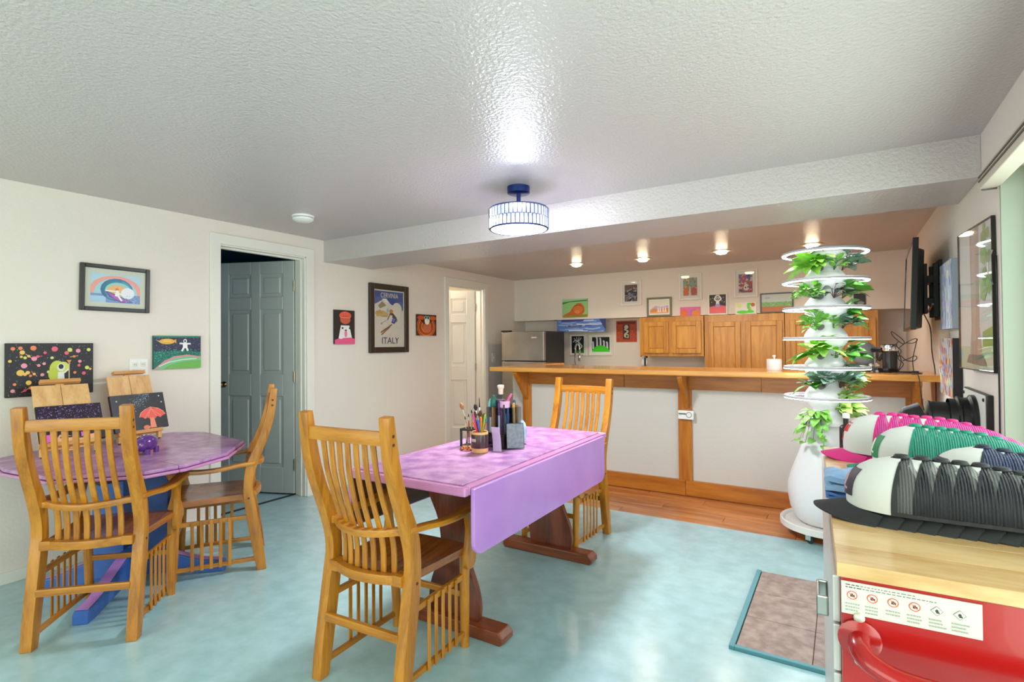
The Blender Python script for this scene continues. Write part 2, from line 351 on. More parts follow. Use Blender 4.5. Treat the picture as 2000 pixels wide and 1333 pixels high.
# ------------------------------------------------------------ armchairs
def make_chair(label):
    t = thing('armchair', label, 'chair', group='oak slat-back armchairs')
    back = [(-.246, 0), (-.231, .13), (-.192, .37), (-.176, .49), (-.203, .61), (-.258, .76), (-.290, .88), (-.306, 1.03)]
    front = [(-.198, 0), (-.173, .13), (-.135, .37), (-.128, .49), (-.146, .61), (-.204, .74), (-.243, .87), (-.273, 1.035)]
    bk, fr = catmull(back, 4), catmull(front, 4)
    for s in (-1, 1):
        x = s*.197
        B().strip(bk, fr, 'x', x-.0225, x+.0225).build('back_post', OAKZ, t, bevel=.005, smooth='auto')
        for (yy, z) in ((-.28, .965), (-.279, .935), (-.155, .415)):
            B().lathe([(.006, 0), (.006, .0016)], 10, axis='x').build('peg', DARKP, t).location = (x+s*.0222 if s > 0 else x-.0238, yy, z)
    P = [(-.175, -.283, .954), (-.08, -.289, .955), (0, -.291, .955), (.08, -.289, .955), (.175, -.283, .954)]
    B().sweep(catmull(P, 4), .022, .05).build('crest_rail', OAKX, t, bevel=.004, smooth='auto')
    cy = catmull([(-.285, .935), (-.262, .82), (-.228, .72), (-.188, .62), (-.166, .53), (-.163, .42)], 4)
    for k in range(-3, 4):
        x = k*.0405; bow = .034*(1-(x/.15)**2)
        pts = [(y-bow*min(1, max(0, (.95-z)/.3))+.012, z) for (y, z) in cy]
        L = [(y-.005, z) for (y, z) in pts]; Rr = [(y+.005, z) for (y, z) in pts]
        B().strip(L, Rr, 'x', x-.0115, x+.0115).build('back_slat', OAKZ, t, bevel=.002, segs=1, smooth='auto')
    P = [(-.178, -.170, .598), (-.15, -.172, .598), (-.09, -.205, .594), (0, -.224, .590), (.09, -.205, .594), (.15, -.172, .598), (.178, -.170, .598)]
    B().sweep(catmull(P, 4), .034, .027).build('arm_bow', OAKX, t, bevel=.005, smooth='auto')
    P = [(-.14, -.178, .424), (-.07, -.200, .424), (0, -.208, .424), (.07, -.200, .424), (.14, -.178, .424)]
    B().sweep(catmull(P, 4), .03, .036).build('seat_bow', OAKX, t, bevel=.004, smooth='auto')
    for s in (-1, 1): B().box((s*.157, -.17, .424), (.042, .05, .04)).build('seat_block', OAKX, t, bevel=.003)
    # dished seat
    n = 14; b = B(); top = []; bot = []
    for i in range(n+1):
        for j in range(n+1):
            u, v = i/n*2-1, j/n; w = .178+.036*v; y = -.165+.385*v-.012*(u*u)*v; x = u*w
            dish = .014*max(0, 1-(u*u)**1.2)*math.sin(PI*min(1, v*1.1))
            top.append((x, y, .434-dish)); bot.append((x*.985, y, .402))
    N = n+1; fs = []
    for i in range(n):
        for j in range(n):
            a = i*N+j; fs += [(a, a+N, a+N+1, a+1), (N*N+a, N*N+a+1, N*N+a+N+1, N*N+a+N)]
    for i in range(n):
        for (a, c) in ((i*N, (i+1)*N), ((i+1)*N+n, i*N+n), (i+1, i), (n*N+i, n*N+i+1)): fs.append((a, c, c+N*N, a+N*N)) if True else 0
    B().add(top+bot, fs).build('seat', SEATW, t, smooth='auto')
    for s in (-1, 1):
        B().tube([(s*.183, .212, 0), (s*.187, .206, .2), (s*.192, .2, .403)], [.0185, .021, .022], 10).build('front_leg', OAKZ, t, smooth='auto')
        prof = [(.172, .345), (.205, .34), (.232, .36), (.236, .40), (.222, .46), (.216, .51), (.226, .555), (.242, .592)], [(.168, .35), (.163, .36), (.160, .375), (.162, .41), (.176, .46), (.181, .51), (.172, .555), (.158, .592)]
        B().strip(catmull(prof[0], 3), catmull(prof[1], 3), 'x', s*.217-.011, s*.217+.011).build('arm_support', OAKZ, t, bevel=.003, smooth='auto')
        P = [(s*.207, -.19, .612), (s*.212, -.1, .604), (s*.221, 0, .592), (s*.229, .1, .592), (s*.232, .19, .604), (s*.230, .25, .608)]
        q = catmull(P, 4); ws = [.036+.026*(i/(len(q)-1))**1.5 for i in range(len(q))]; ws[-1] *= .7
        B().sweep(q, ws, .022).build('arm', OAKY, t, bevel=.006, smooth='auto')
        B().box((s*.187, .008, .303), (.016, .36, .024)).build('side_rail', OAKY, t, bevel=.003)
        B().box((s*.187, -.005, .060), (.016, .40, .022)).build('side_rail', OAKY, t, bevel=.003)
        for k in range(5): B().box((s*.2005, -.06+k*.0455, .182), (.0065, .0175, .270)).build('spindle', OAKZ, t, bevel=.0015, segs=1)
    B().box((0, -.208, .232), (.36, .02, .032)).build('stretcher', OAKX, t, bevel=.005)
    B().box((0, .206, .222), (.35, .018, .026)).build('stretcher', OAKX, t, bevel=.005)
    return t
ch = make_chair('oak slat-back armchair at the near end of the purple drop-leaf table')
ch.location = (-1.551, 1.613, 0); ch.rotation_euler.z = .065
for (x, y, a, l) in ((-2.955, 1.157, .765, 'oak slat-back armchair, back to the viewer, in front of the lilac octagonal table'),
                     (-3.145, 1.789, 2.58, 'oak armchair seen from its side between the lilac octagonal table and the grey door'),
                     (-1.576, 3.199, 3.098, 'oak slat-back armchair between the far end of the purple table and the bar')):
    c = copy_tree(ch); c.location = (x, y, 0); c.rotation_euler.z = a; c['label'] = l

# ------------------------------------------------------------ purple drop-leaf table
t = thing('drop_leaf_table', 'long purple painted drop-leaf table on dark cherry trestle feet', 'table', (-1.52, 2.28, 0), math.radians(.6))
X0, X1, Y0, Y1 = -.30, .325, -.70, .72
B().bb(X0+.035, X1-.035, Y0+.03, Y1-.03, .722, .7515).build('tabletop', LILAC, t, bevel=.002)
b = B(); b.bb(X0, X1, Y0, Y0+.03, .715, .748).bb(X0, X1, Y1-.03, Y1, .715, .748).bb(X0, X0+.035, Y0+.03, Y1-.03, .715, .748).bb(X1-.035, X1, Y0+.03, Y1-.03, .715, .748)
b.build('top_edge_moulding', PINKISH, t, bevel=.008, segs=3)
def leaf(sx):
    x0 = X1+.004 if sx > 0 else X0-.022; r = .05; zb, zt = .492, .742; ya, yb = Y0+.03, Y1-.09
    poly = [(ya, zt), (yb, zt)]
    poly += [(yb-r+r*math.cos(a), zb+r-r*math.sin(a)) for a in np.linspace(0, PI/2, 7)]
    poly += [(ya+r-r*math.sin(a), zb+r-r*math.cos(a)) for a in np.linspace(0, PI/2, 7)]
    o = B().prism(poly, 'x', x0, x0+.018).build('drop_leaf', LILAC2, t, bevel=.004)
    ins = [(y*.985, zb+.006+(z-zb)*.97) for (y, z) in poly]
    xi = x0-.003 if sx > 0 else x0+.018
    B().prism(ins, 'x', xi, xi+.003).build('bare_wood_back', WALNUT, o)
leaf(1); leaf(-1)
for yy in (-.335, .625):
    rgt = [(.135, .055), (.142, .12), (.125, .2), (.085, .3), (.072, .38), (.09, .48), (.14, .58), (.17, .66), (.175, .715)]
    R_ = catmull(rgt, 4); L_ = [(-x, z) for (x, z) in R_]
    B().strip(L_, R_, 'y', yy-.014, yy+.014).build('pedestal_board', CHERRY, t, bevel=.003, smooth='auto')
    o = B().prism([(-.30, .012), (-.285, 0), (.285, 0), (.30, .012), (.30, .035), (.275, .056), (-.275, .056), (-.30, .035)], 'y', yy-.045, yy+.045).build('trestle_foot', CHERRYX, t, bevel=.006)
    o.location.x = -.02
B().bb(-.012, .012, -.33, .62, .40, .48).build('stretcher', CHERRY, t, bevel=.003)

# ------------------------------------------------------------ lilac octagonal table
K = 1.135
pts = [(-2.60, .757), (-2.44, .935), (-2.393, 1.045), (-2.405, 1.22), (-2.503, 1.469), (-2.747, 1.706), (-3.243, 1.763), (-3.504, 1.66), (-3.62, 1.35), (-3.55, 1.0), (-3.32, .83), (-3.02, .788)]
pts = [(max(x*K, -3.865), y*K) for (x, y) in pts]; sh = {0: .11, 1: .10, 2: .05, 3: .02}
pts = [(x-.693*sh.get(i, 0), y+.721*sh.get(i, 0)) for i, (x, y) in enumerate(pts)]; cx = sum(p[0] for p in pts)/len(pts); cyy = sum(p[1] for p in pts)/len(pts)
t = thing('octagonal_table', 'lilac painted octagonal table with blue pedestal feet by the left wall', 'table', (cx, cyy, 0))
loc = [(x-cx, y-cyy) for (x, y) in pts]
def clip(poly, c, keep_gt):
    out = []
    for i in range(len(poly)):
        a, d = poly[i], poly[(i+1) % len(poly)]; ia, idd = (a[1] > c) == keep_gt, (d[1] > c) == keep_gt
        if ia: out.append(a)
        if ia != idd: s = (c-a[1])/(d[1]-a[1]); out.append((a[0]+s*(d[0]-a[0]), c))
    return out
ys = 1.205*K-cyy
for kg in (True, False):
    for (sc, z0, z1, mm) in ((1.0, .667, .682, PINKISH), (.984, .684, .702, LILAC)):
        pl = clip([(x*sc, y*sc) for (x, y) in loc], ys+(.0008 if kg else -.0008), kg)
        B().prism(pl, 'z', z0, z1).build('tabletop_half' if sc < 1 else 'edge_bead', mm, t, bevel=.006, segs=3)
B().bb(-.3, .3, -.25, .25, .62, .668).build('apron', mat('apron_brown', (70, 38, 22), .5), t)
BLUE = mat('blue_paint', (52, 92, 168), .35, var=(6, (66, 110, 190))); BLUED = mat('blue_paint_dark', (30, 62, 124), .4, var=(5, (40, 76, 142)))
pc = Vector((-3.33-cx, 1.415-cyy, 0))
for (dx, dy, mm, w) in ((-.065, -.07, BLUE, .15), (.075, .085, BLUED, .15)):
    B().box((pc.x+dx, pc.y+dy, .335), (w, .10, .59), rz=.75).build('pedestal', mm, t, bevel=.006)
for (ex, ey) in ((-3.005, 1.06), (-3.63, 1.06), (-3.04, 1.765), (-3.63, 1.76)):
    e = Vector((ex-cx, ey-cyy, 0)); d = (e-pc).normalized(); L = (e-pc).length
    o = B().prism([(0, .04), (0, .2), (.10, .17), (L-.12, .075), (L-.015, .06), (L, .045), (L, 0), (L-.07, 0), (.06, .04)], 'y', -.032, .032).build('foot', BLUE, t, bevel=.005)
    o.location = pc; o.rotation_euler.z = math.atan2(d.y, d.x)
    q = B().prism([(.10, .172), (L-.12, .077), (L-.016, .062), (L-.016, .0635), (L-.12, .0785), (.10, .1735)], 'y', -.026, .026).build('painted_top_edge', LILAC2, o)

# ------------------------------------------------------------ bar counter
t = thing('bar_counter', 'long oak-topped bar counter with white panels and brackets', 'bar', (-1.2, 4.58, 0))
o = lambda x: x+1.2
BY = 0.0
b = B(); zt0, zt1 = 1.014, 1.057
b.prism([(o(-2.92), 4.30-4.58), (o(.53), 4.30-4.58), (o(.53), 4.95-4.58), (o(-2.70), 4.95-4.58), (o(-2.70), 5.5-4.58), (o(-2.92), 5.5-4.58)], 'z', zt0, zt1)
b.build('bar_top', BARTOP, t, bevel=.012, segs=3)
for (x0, x1) in ((-2.62, -1.185), (-1.08, .365)): B().bb(o(x0), o(x1), .004, .12, .12, .9).build('front_panel', WALL2, t)
B().bb(o(-2.68), o(-2.60), 0, .12, 0, 1.0).build('end_panel', WALL2, t)
for x0, x1 in ((-2.70, -1.66), (-1.655, -.55), (-.545, .45)): B().bb(o(x0), o(x1), -.02, .004, .886, 1.012).build('apron_board', PINEX, t, bevel=.002)
for x0, x1 in ((-2.70, -1.135), (-1.132, .45)): B().bb(o(x0), o(x1), -.024, .004, .006, .132).build('base_board', PINEX, t, bevel=.003)
for x0, x1 in ((-2.70, -2.61), (-1.187, -1.078), (.358, .455)): B().bb(o(x0), o(x1), -.022, .004, .132, .886).build('post', PINEZ, t, bevel=.003)
for x in (-2.655, -1.115, .41):
    B().prism([(-.022, 1.013), (-.25, 1.013), (-.25, .995), (-.045, .75), (-.034, .735), (-.022, .735)], 'x', o(x)-.02, o(x)+.02).build('bracket', PINEZ, t, bevel=.003)
B().bb(o(-2.90), o(-2.72), .12, .9, 0, 1.012).build('return_panel', WALL2, t)

# ------------------------------------------------------------ kitchen cabinets
def cab_door(x0, x1, z0, z1, y, parent, m=CABX):
    st = .055; d = B()
    d.bb(x0, x0+st, y-.02, y, z0, z1).bb(x1-st, x1, y-.02, y, z0, z1).bb(x0+st, x1-st, y-.02, y, z0, z0+st).bb(x0+st, x1-st, y-.02, y, z1-st, z1)
    dd = d.build('door', m, parent, bevel=.003, segs=1)
    B().bb(x0+st-.004, x1-st+.004, y-.016, y-.006, z0+st-.004, z1-st+.004).build('door_panel', m, dd, bevel=.009, segs=1)
    return dd
t = thing('wall_cabinet', 'short two-door oak wall cabinet under the soffit', 'cabinet', (-1.715, 6.47, 1.12))
B().bb(-.37, .37, -.17, .17, 0, .462).build('body', CABX, t, bevel=.002)
cab_door(-.312, -.022, .035, .405, -.171, t); cab_door(.012, .345, .035, .405, -.171, t)
for k, (x0, x1) in enumerate(((-1.335, -.525), (-.52, .29))):
    t = thing('tall_cabinet', ('tall oak cabinet beside the short wall cabinet', 'tall oak cabinet partly hidden behind the plant tower')[k], 'cabinet', ((x0+x1)/2, 6.47, 0), group='tall kitchen cabinets')
    w = (x1-x0)/2
    B().bb(-w, w, -.17, .17, 0, 1.582).build('body', CABX, t, bevel=.002)
    cab_door(-w+.045, -.025, .12, 1.505, -.171, t); cab_door(.025, w-.02, .12, 1.505, -.171, t)
t = thing('sink_counter', 'kitchen base counter against the back wall, mostly hidden by the bar', 'counter', (-2.15, 6.36, 0))
B().bb(-.8, .8, -.25, .28, 0, .87).build('body', CABX, t); B().bb(-.805, .805, -.30, .285, .87, .91).build('worktop', mat('laminate', (214, 206, 190), .35), t, bevel=.004)
cab_door(-.78, -.02, .1, .84, -.251, t); cab_door(.02, .78, .1, .84, -.251, t)
t = thing('kitchen_faucet', 'chrome gooseneck spring faucet behind the bar', 'faucet', (-2.915, 6.3, .91)); t.location.x = -2.90
t.location.x = -2.925
B().lathe([(.03, 0), (.03, .02), (.016, .03), (.016, .10)], 16).build('base', CHROME, t, smooth='auto')
arc = [(-.012, 0, .1), (-.012, 0, .30)]+[(.018-.03*math.cos(a), -.0, .30+.06*math.sin(a)) for a in np.linspace(0.2, PI, 9)]+[(.048, 0, .22)]
B().tube(arc, .011, 10).build('spout', CHROME, t, smooth=True)
hx = []
for i in range(120):
    q = i/119*(len(arc)-1); j = min(int(q), len(arc)-2); p = Vector(arc[j]).lerp(Vector(arc[j+1]), q-j); a = i*1.3
    hx.append((p.x+.014*math.cos(a), p.y+.014*math.sin(a), p.z))
B().tube(hx, .0026, 5).build('spring', STEEL, t, smooth=True)
B().lathe([(.014, 0), (.018, -.02), (.018, -.07), (.013, -.08)], 14, (.048, 0, .22)).build('spray_head', CHROME, t, smooth='auto')
B().tube([(-.012, -.012, .08), (-.012, -.07, .1)], .006, 8).build('lever', CHROME, t)

# ------------------------------------------------------------ fridge
t = thing('refrigerator', 'stainless steel top-freezer refrigerator with black sides in the corner', 'refrigerator', (-3.33, 5.87, 0))
B().bb(-.30, .30, -.19, .30, .02, 1.43).build('body', BLACK, t, bevel=.006)
BRU = mat('brushed_steel', (176, 172, 164), .3, .85, var=(2.5, (150, 146, 140)))
for nm, z0, z1 in (('freezer_door', 1.07, 1.425), ('fridge_door', .05, 1.06)):
    dd = B().bb(-.298, .298, -.25, -.195, z0, z1).build(nm, BRU, t, bevel=.008)
    if nm == 'freezer_door': B().bb(.13, .20, -.252, -.2505, 1.345, 1.36).build('badge', mat('badge_silver', (236, 234, 228), .3, .5), dd)
B().bb(-.30, -.18, -.26, -.19, 1.425, 1.445).build('hinge_cover', BLACK, t, bevel=.004)
for x in (-.25, .25): B().lathe([(.02, 0), (.02, .022)], 10, (x, 0, 0)).build('foot', BLACK, t)

# ------------------------------------------------------------ painted pictures
class PB:
    """flat print: coloured polygons stacked in thin layers, in picture coordinates (x right, z up, metres)"""
    def __init__(s, w, h): s.w = w; s.h = h; s.p = []
    def poly(s, pts, c): s.p.append(([((x-.5)*s.w, (y-.5)*s.h) for (x, y) in pts], c)); return s
    def rect(s, x0, y0, x1, y1, c): return s.poly([(x0, y0), (x1, y0), (x1, y1), (x0, y1)], c)
    def ell(s, cx, cy, rx, ry, c, n=18, a0=0, a1=2*PI): 
        return s.poly([(cx+rx*math.cos(a0+(a1-a0)*i/n), cy+ry*math.sin(a0+(a1-a0)*i/n)) for i in range(n+(a1-a0 < 6))], c)
    def line(s, P, t, c):
        """thick polyline, t in metres"""
        Q = [((x-.5)*s.w, (y-.5)*s.h) for (x, y) in P]; q = t/2
        for (a, b) in zip(Q, Q[1:]):
            dx, dy = b[0]-a[0], b[1]-a[1]; L = math.hypot(dx, dy) or 1; nx, ny = -dy/L*q, dx/L*q
            s.p.append(([(a[0]+nx, a[1]+ny), (a[0]-nx, a[1]-ny), (b[0]-nx, b[1]-ny), (b[0]+nx, b[1]+ny)], c))
        return s
    def arc(s, cx, cy, rx, ry, t, c, a0=0, a1=2*PI, n=20): return s.line([(cx+rx*math.cos(a0+(a1-a0)*i/n), cy+ry*math.sin(a0+(a1-a0)*i/n)) for i in range(n+1)], t, c)
    def dots(s, n, cols, r0, r1, box=(0, 0, 1, 1), rnd=random):
        for i in range(n):
            x, y = rnd.uniform(box[0]+.01, box[2]-.01), rnd.uniform(box[1]+.01, box[3]-.01); r = rnd.uniform(r0, r1); k = 5
            s.p.append(([((x-.5)*s.w+r*math.cos(2*PI*i/k), (y-.5)*s.h+r*math.sin(2*PI*i/k)) for i in range(k)], rnd.choice(cols)))
        return s
    def build(s, name, parent, y=0, step=None, m=None):
        step = step or min(.0004, .0025/max(1, len(s.p)))
        vs, fs, cs = [], [], []
        for i, (P, c) in enumerate(s.p):
            o = len(vs); vs += [(max(-s.w/2, min(s.w/2, a)), y-step*i, max(-s.h/2, min(s.h/2, b_))) for (a, b_) in P]; fs.append(tuple(range(o, o+len(P)))); cs += [(*lin(c), 1)]*len(P)
        me = D.meshes.new(name); me.from_pydata(vs, [], fs); at = me.color_attributes.new('Col', 'FLOAT_COLOR', 'CORNER')
        at.data.foreach_set('color', [x for c in cs for x in c]); me.materials.append(m or print_mat())
        ob = D.objects.new(name, me); COL.objects.link(ob); ob.parent = parent; return ob
ROT = {'L': PI/2, 'B': 0, 'R': -PI/2}
def picture(name, label, cat, wall, at, w, h, draw, frame=None, fw=.02, depth=.02, matw=0, matc=(244, 242, 236), edge=(30, 28, 28), glass=False, group=None, loc=None, rot=None, tilt=0):
    """at=(u, z) centre on the wall"""
    if loc is None:
        g = .0015
        loc = {'L': (XL+g, at[0], at[1]), 'B': (at[0], (6.35 if at[1] > 1.59 else 6.65)-g, at[1]), 'R': (XR-g, at[0], at[1])}[wall]
    t = thing(name, label, cat, loc, group=group, rot=rot or (0, tilt, ROT[wall]))
    iw, ih = w, h
    if frame:
        b = B(); b.bb(-w/2, -w/2+fw, -depth, 0, -h/2, h/2).bb(w/2-fw, w/2, -depth, 0, -h/2, h/2).bb(-w/2+fw, w/2-fw, -depth, 0, -h/2, -h/2+fw).bb(-w/2+fw, w/2-fw, -depth, 0, h/2-fw, h/2)
        b.build('frame', frame, t, bevel=min(.003, fw*.2), segs=1)
        iw, ih = w-2*fw, h-2*fw; y = -depth*.45
        B().bb(-iw/2, iw/2, y, -.001, -ih/2, ih/2).build('mat_board' if matw else 'backing', mat('mat_%d_%d_%d' % matc, matc, .7), t)
        y -= .0006; aw, ah = iw-2*matw, ih-2*matw
    else:
        B().bb(-w/2, w/2, -depth, 0, -h/2, h/2).build('canvas', mat('edge_%d_%d_%d' % edge, edge, .6), t, bevel=.0015, segs=1); y = -depth-.0006; aw, ah = iw-.001, ih-.001
    p = PB(aw, ah); draw(p); pn = p.build('painting', t, y)
    if glass and frame: B().bb(-iw/2, iw/2, -depth*.85-.001, -depth*.85, -ih/2, ih/2).build('glass', glass_mat('picture_glass', (250, 250, 250), .03), t)
    return t
rc = random.Random(3)
BF = mat('frame_black', (34, 30, 28), .35); WF = mat('frame_white', (234, 229, 218), .4); DF = mat('frame_brown', (52, 38, 26), .45); GF = mat('frame_sage', (124, 118, 88), .45); GRF = mat('frame_grey', (96, 98, 96), .4)
SKY = [(20, 22, 28)]
def surf(p):
    p.rect(0, 0, 1, 1, (176, 208, 222)); p.ell(.5, .34, .56, .62, (238, 160, 146)); p.ell(.5, .3, .44, .56, (158, 206, 216)); p.rect(0, 0, 1, .3, (120, 150, 196)); p.rect(.0, .0, .3, .22, (168, 200, 226))
    p.ell(.52, .46, .33, .40, (92, 106, 164)); p.ell(.52, .46, .30, .36, (78, 160, 168)); p.ell(.54, .42, .27, .30, (140, 204, 210)); p.ell(.52, .44, .2, .2, (236, 178, 116)); p.ell(.52, .48, .035, .05, (214, 128, 84))
    p.ell(.74, .36, .14, .2, (232, 232, 240)); p.poly([(.28, .42), (.5, .3), (.86, .04), (.6, .02), (.36, .2)], (96, 92, 160)); p.poly([(.34, .34), (.5, .26), (.8, .06), (.62, .06), (.46, .16)], (190, 96, 190))
    p.line([(.28, .42), (.42, .41), (.52, .4)], .008, (240, 240, 230)); p.ell(.53, .4, .035, .05, (236, 240, 236)); p.poly([(.48, .36), (.58, .36), (.56, .22), (.48, .24)], (236, 240, 234)); p.line([(.57, .34), (.66, .26)], .008, (236, 240, 230)); p.line([(.55, .24), (.62, .08)], .011, (236, 240, 230))
    p.dots(50, [(150, 190, 216), (110, 130, 180), (240, 240, 246)], .001, .003, (.6, 0, 1, .28), rc)
    for k in range(8): p.arc(.52, .46, .24+.012*k, .29+.014*k, .0012, (70, 90+8*k, 150+6*k), 1.2, 3.9, 14)
def galaxy(p):
    p.rect(0, 0, 1, 1, (30, 26, 32)); p.dots(330, [(210, 214, 216), (150, 170, 180), (120, 110, 140), (90, 120, 120)], .0008, .0021, (0, 0, 1, 1), rc)
    hot = [(236, 96, 120), (240, 130, 80), (226, 70, 110), (240, 150, 170), (236, 190, 90), (214, 222, 120)]
    for (x, y, r) in ((.07, .9, .010), (.15, .91, .010), (.29, .91, .014), (.17, .83, .012), (.53, .89, .015), (.71, .87, .012), (.81, .85, .012), (.94, .87, .010), (.67, .81, .011), (.04, .67, .008), (.3, .71, .013), (.19, .58, .014), (.35, .58, .008), (.41, .61, .008), (.15, .45, .017), (.2, .42, .009), (.23, .45, .010), (.39, .4, .009), (.24, .26, .013), (.09, .24, .008), (.07, .12, .010), (.83, .64, .009), (.82, .56, .008), (.92, .51, .011), (.96, .48, .007), (.46, .45, .008), (.77, .42, .008), (.88, .4, .01), (.26, .39, .007), (.16, .75, .007), (.2, .73, .008), (.5, .72, .008), (.42, .82, .008), (.26, .16, .008)):
        p.ell(x, y, r/.4, r/.297, rc.choice(hot), 12)
    for (x, y, a) in ((.24, .76, -.8), (.34, .75, .15), (.3, .42, -.9), (.2, .12, .6), (.76, .74, .2)): p.line([(x-.05*math.cos(a), y-.06*math.sin(a)), (x+.05*math.cos(a), y+.06*math.sin(a))], .0035, rc.choice(hot)); p.ell(x, y, .018, .024, rc.choice(hot))
    p.ell(.56, .50, .09, .165, (196, 206, 74)); p.ell(.53, .40, .075, .13, (188, 200, 70)); p.ell(.63, .54, .07, .1, (206, 214, 96))
    p.poly([(.56, .2), (.65, .2), (.64, .44), (.57, .44)], (232, 230, 226)); p.ell(.605, .53, .045, .075, (226, 226, 222)); p.ell(.605, .545, .03, .048, (36, 32, 60)); p.line([(.64, .42), (.7, .5)], .008, (230, 230, 226)); p.line([(.7, .2), (.7, .66)], .005, (214, 190, 150)); p.poly([(.67, .67), (.73, .67), (.7, .6)], (226, 150, 90))
def astro_green(p):
    p.rect(0, 0, 1, 1, (44, 44, 74)); p.dots(200, [(90, 84, 130), (120, 130, 170), (30, 36, 50)], .0015, .0035, (0, .55, 1, 1), rc); p.poly([(0, 0), (1, 0), (1, .5), (.6, .56), (0, .52)], (20, 110, 96)); p.dots(260, [(40, 160, 140), (16, 70, 70), (80, 190, 160)], .0015, .0035, (0, .22, 1, .6), rc)
    p.rect(0, .95, 1, 1, (30, 130, 100)); p.poly([(.0, 0), (1, 0), (1, .36), (.7, .42), (.42, .38), (.2, .24)], (214, 140, 146)); p.poly([(.06, 0), (1, 0), (1, .31), (.7, .37), (.44, .33), (.2, .16)], (120, 190, 140)); p.poly([(.2, 0), (1, 0), (1, .24), (.6, .22), (.3, .1)], (110, 180, 84)); p.line([(.1, .08), (.3, .2), (.6, .27), (.9, .3)], .006, (214, 226, 210))
    p.ell(.27, .83, .16, .085, (228, 176, 66)); p.poly([(.4, .86), (.46, .9), (.46, .76)], (228, 166, 66)); p.poly([(.13, .84), (.03, .88), (.13, .8)], (226, 200, 130)); p.line([(.2, .84), (.35, .84)], .004, (246, 214, 130))
    wh = (240, 238, 236); p.ell(.65, .84, .04, .065, wh); p.ell(.65, .84, .022, .036, (60, 56, 90)); p.line([(.53, .77), (.65, .76), (.77, .76)], .011, wh); p.poly([(.6, .78), (.7, .78), (.7, .62), (.6, .62)], wh); p.line([(.62, .64), (.58, .53)], .013, wh); p.line([(.68, .64), (.71, .54)], .013, wh)
def mush(p):
    p.rect(0, 0, 1, 1, (44, 38, 40)); p.dots(50, [(140, 130, 130), (110, 110, 120)], .0008, .0016, (0, .4, 1, 1), rc); p.poly([(.18, .16), (.3, .55), (.72, .55), (.86, .16)], (238, 234, 232)); p.ell(.52, .84, .3, .12, (230, 96, 76)); p.ell(.52, .72, .26, .13, (206, 92, 70)); p.arc(.52, .9, .1, .05, .008, (236, 120, 104), 0, PI); p.line([(.28, .78), (.76, .78)], .006, (240, 150, 120))
    for x in (.38, .74): p.ell(x, .47, .045, .03, (40, 40, 44))
    p.ell(.54, .4, .06, .03, (80, 56, 50)); p.ell(.54, .3, .07, .1, (230, 130, 160)); p.poly([(0, .0), (1, .0), (1, .15), (.8, .19), (.2, .17), (0, .12)], (234, 92, 140)); p.ell(.3, .19, .1, .04, (240, 236, 236))
def owl(p):
    p.rect(0, 0, 1, 1, (70, 32, 20))
    for k in range(5): p.arc(.46, .42, .46-.075*k, .5-.08*k, .016, [(206, 92, 34), (226, 120, 44), (180, 70, 28), (232, 140, 56), (200, 84, 34)][k], 2.4, 7.0, 22)
    p.ell(.8, .84, .2, .1, (206, 92, 40)); p.ell(.2, .84, .2, .1, (200, 84, 36)); p.ell(.5, .36, .22, .24, (216, 104, 50)); p.ell(.5, .34, .16, .18, (196, 110, 80)); p.ell(.5, .7, .13, .18, (244, 240, 236)); p.ell(.43, .86, .075, .085, (150, 200, 196)); p.ell(.56, .85, .075, .085, (150, 200, 196)); p.ell(.43, .86, .04, .055, (24, 24, 26)); p.ell(.56, .85, .04, .055, (24, 24, 26)); p.ell(.5, .72, .02, .03, (230, 150, 60))
def ski(p):
    p.rect(0, 0, 1, 1, (228, 224, 216)); p.rect(.035, .022, .965, .978, (226, 218, 204)); p.rect(.035, .66, .965, .978, (58, 84, 152)); p.ell(.2, .8, .2, .08, (84, 100, 166)); p.ell(.85, .72, .12, .1, (76, 106, 170))
    p.poly([(.035, .55), (.035, .74), (.3, .83), (.42, .80), (.6, .74), (.75, .72), (.965, .62), (.965, .5)], (226, 220, 204)); p.ell(.75, .66, .17, .13, (228, 222, 206)); p.poly([(.14, .72), (.27, .80), (.4, .73), (.3, .70), (.2, .67)], (150, 136, 104)); p.poly([(.26, .84), (.4, .85), (.52, .77), (.36, .79)], (238, 234, 224))
    p.poly([(.035, .6), (.3, .64), (.5, .58), (.42, .54), (.1, .53)], (214, 176, 110)); p.poly([(.06, .62), (.2, .65), (.3, .6), (.12, .57)], (206, 160, 96)); p.poly([(.4, .66), (.46, .69), (.5, .62), (.42, .6)], (160, 200, 196)); p.line([(.25, .535), (.46, .54)], .004, (80, 74, 60)); p.line([(.9, .7), (.86, .46)], .006, (206, 200, 182))
    p.ell(.56, .63, .06, .036, (206, 132, 66)); p.poly([(.5, .6), (.62, .6), (.74, .52), (.7, .46), (.56, .54)], (96, 66, 46)); p.line([(.52, .58), (.44, .48)], .012, (120, 84, 54)); p.line([(.44, .48), (.24, .415)], .004, (150, 130, 120)); p.ell(.25, .41, .03, .018, (190, 160, 160)); p.poly([(.52, .56), (.6, .56), (.56, .46), (.46, .46)], (228, 224, 216)); p.poly([(.62, .53), (.76, .5), (.66, .41), (.56, .43)], (46, 66, 140)); p.poly([(.63, .51), (.7, .5), (.65, .44), (.59, .45)], (110, 136, 206)); p.poly([(.72, .46), (.78, .49), (.72, .43)], (90, 90, 90))
    p.line([(.58, .40), (.22, .255)], .011, (112, 62, 36)); p.line([(.52, .36), (.24, .215)], .011, (126, 74, 44)); p.line([(.5, .36), (.3, .27)], .004, (214, 150, 90)); p.poly([(.1, .1), (.5, .25), (.6, .1)], (222, 214, 202)); p.rect(.25, .055, .75, .062, (196, 190, 184))
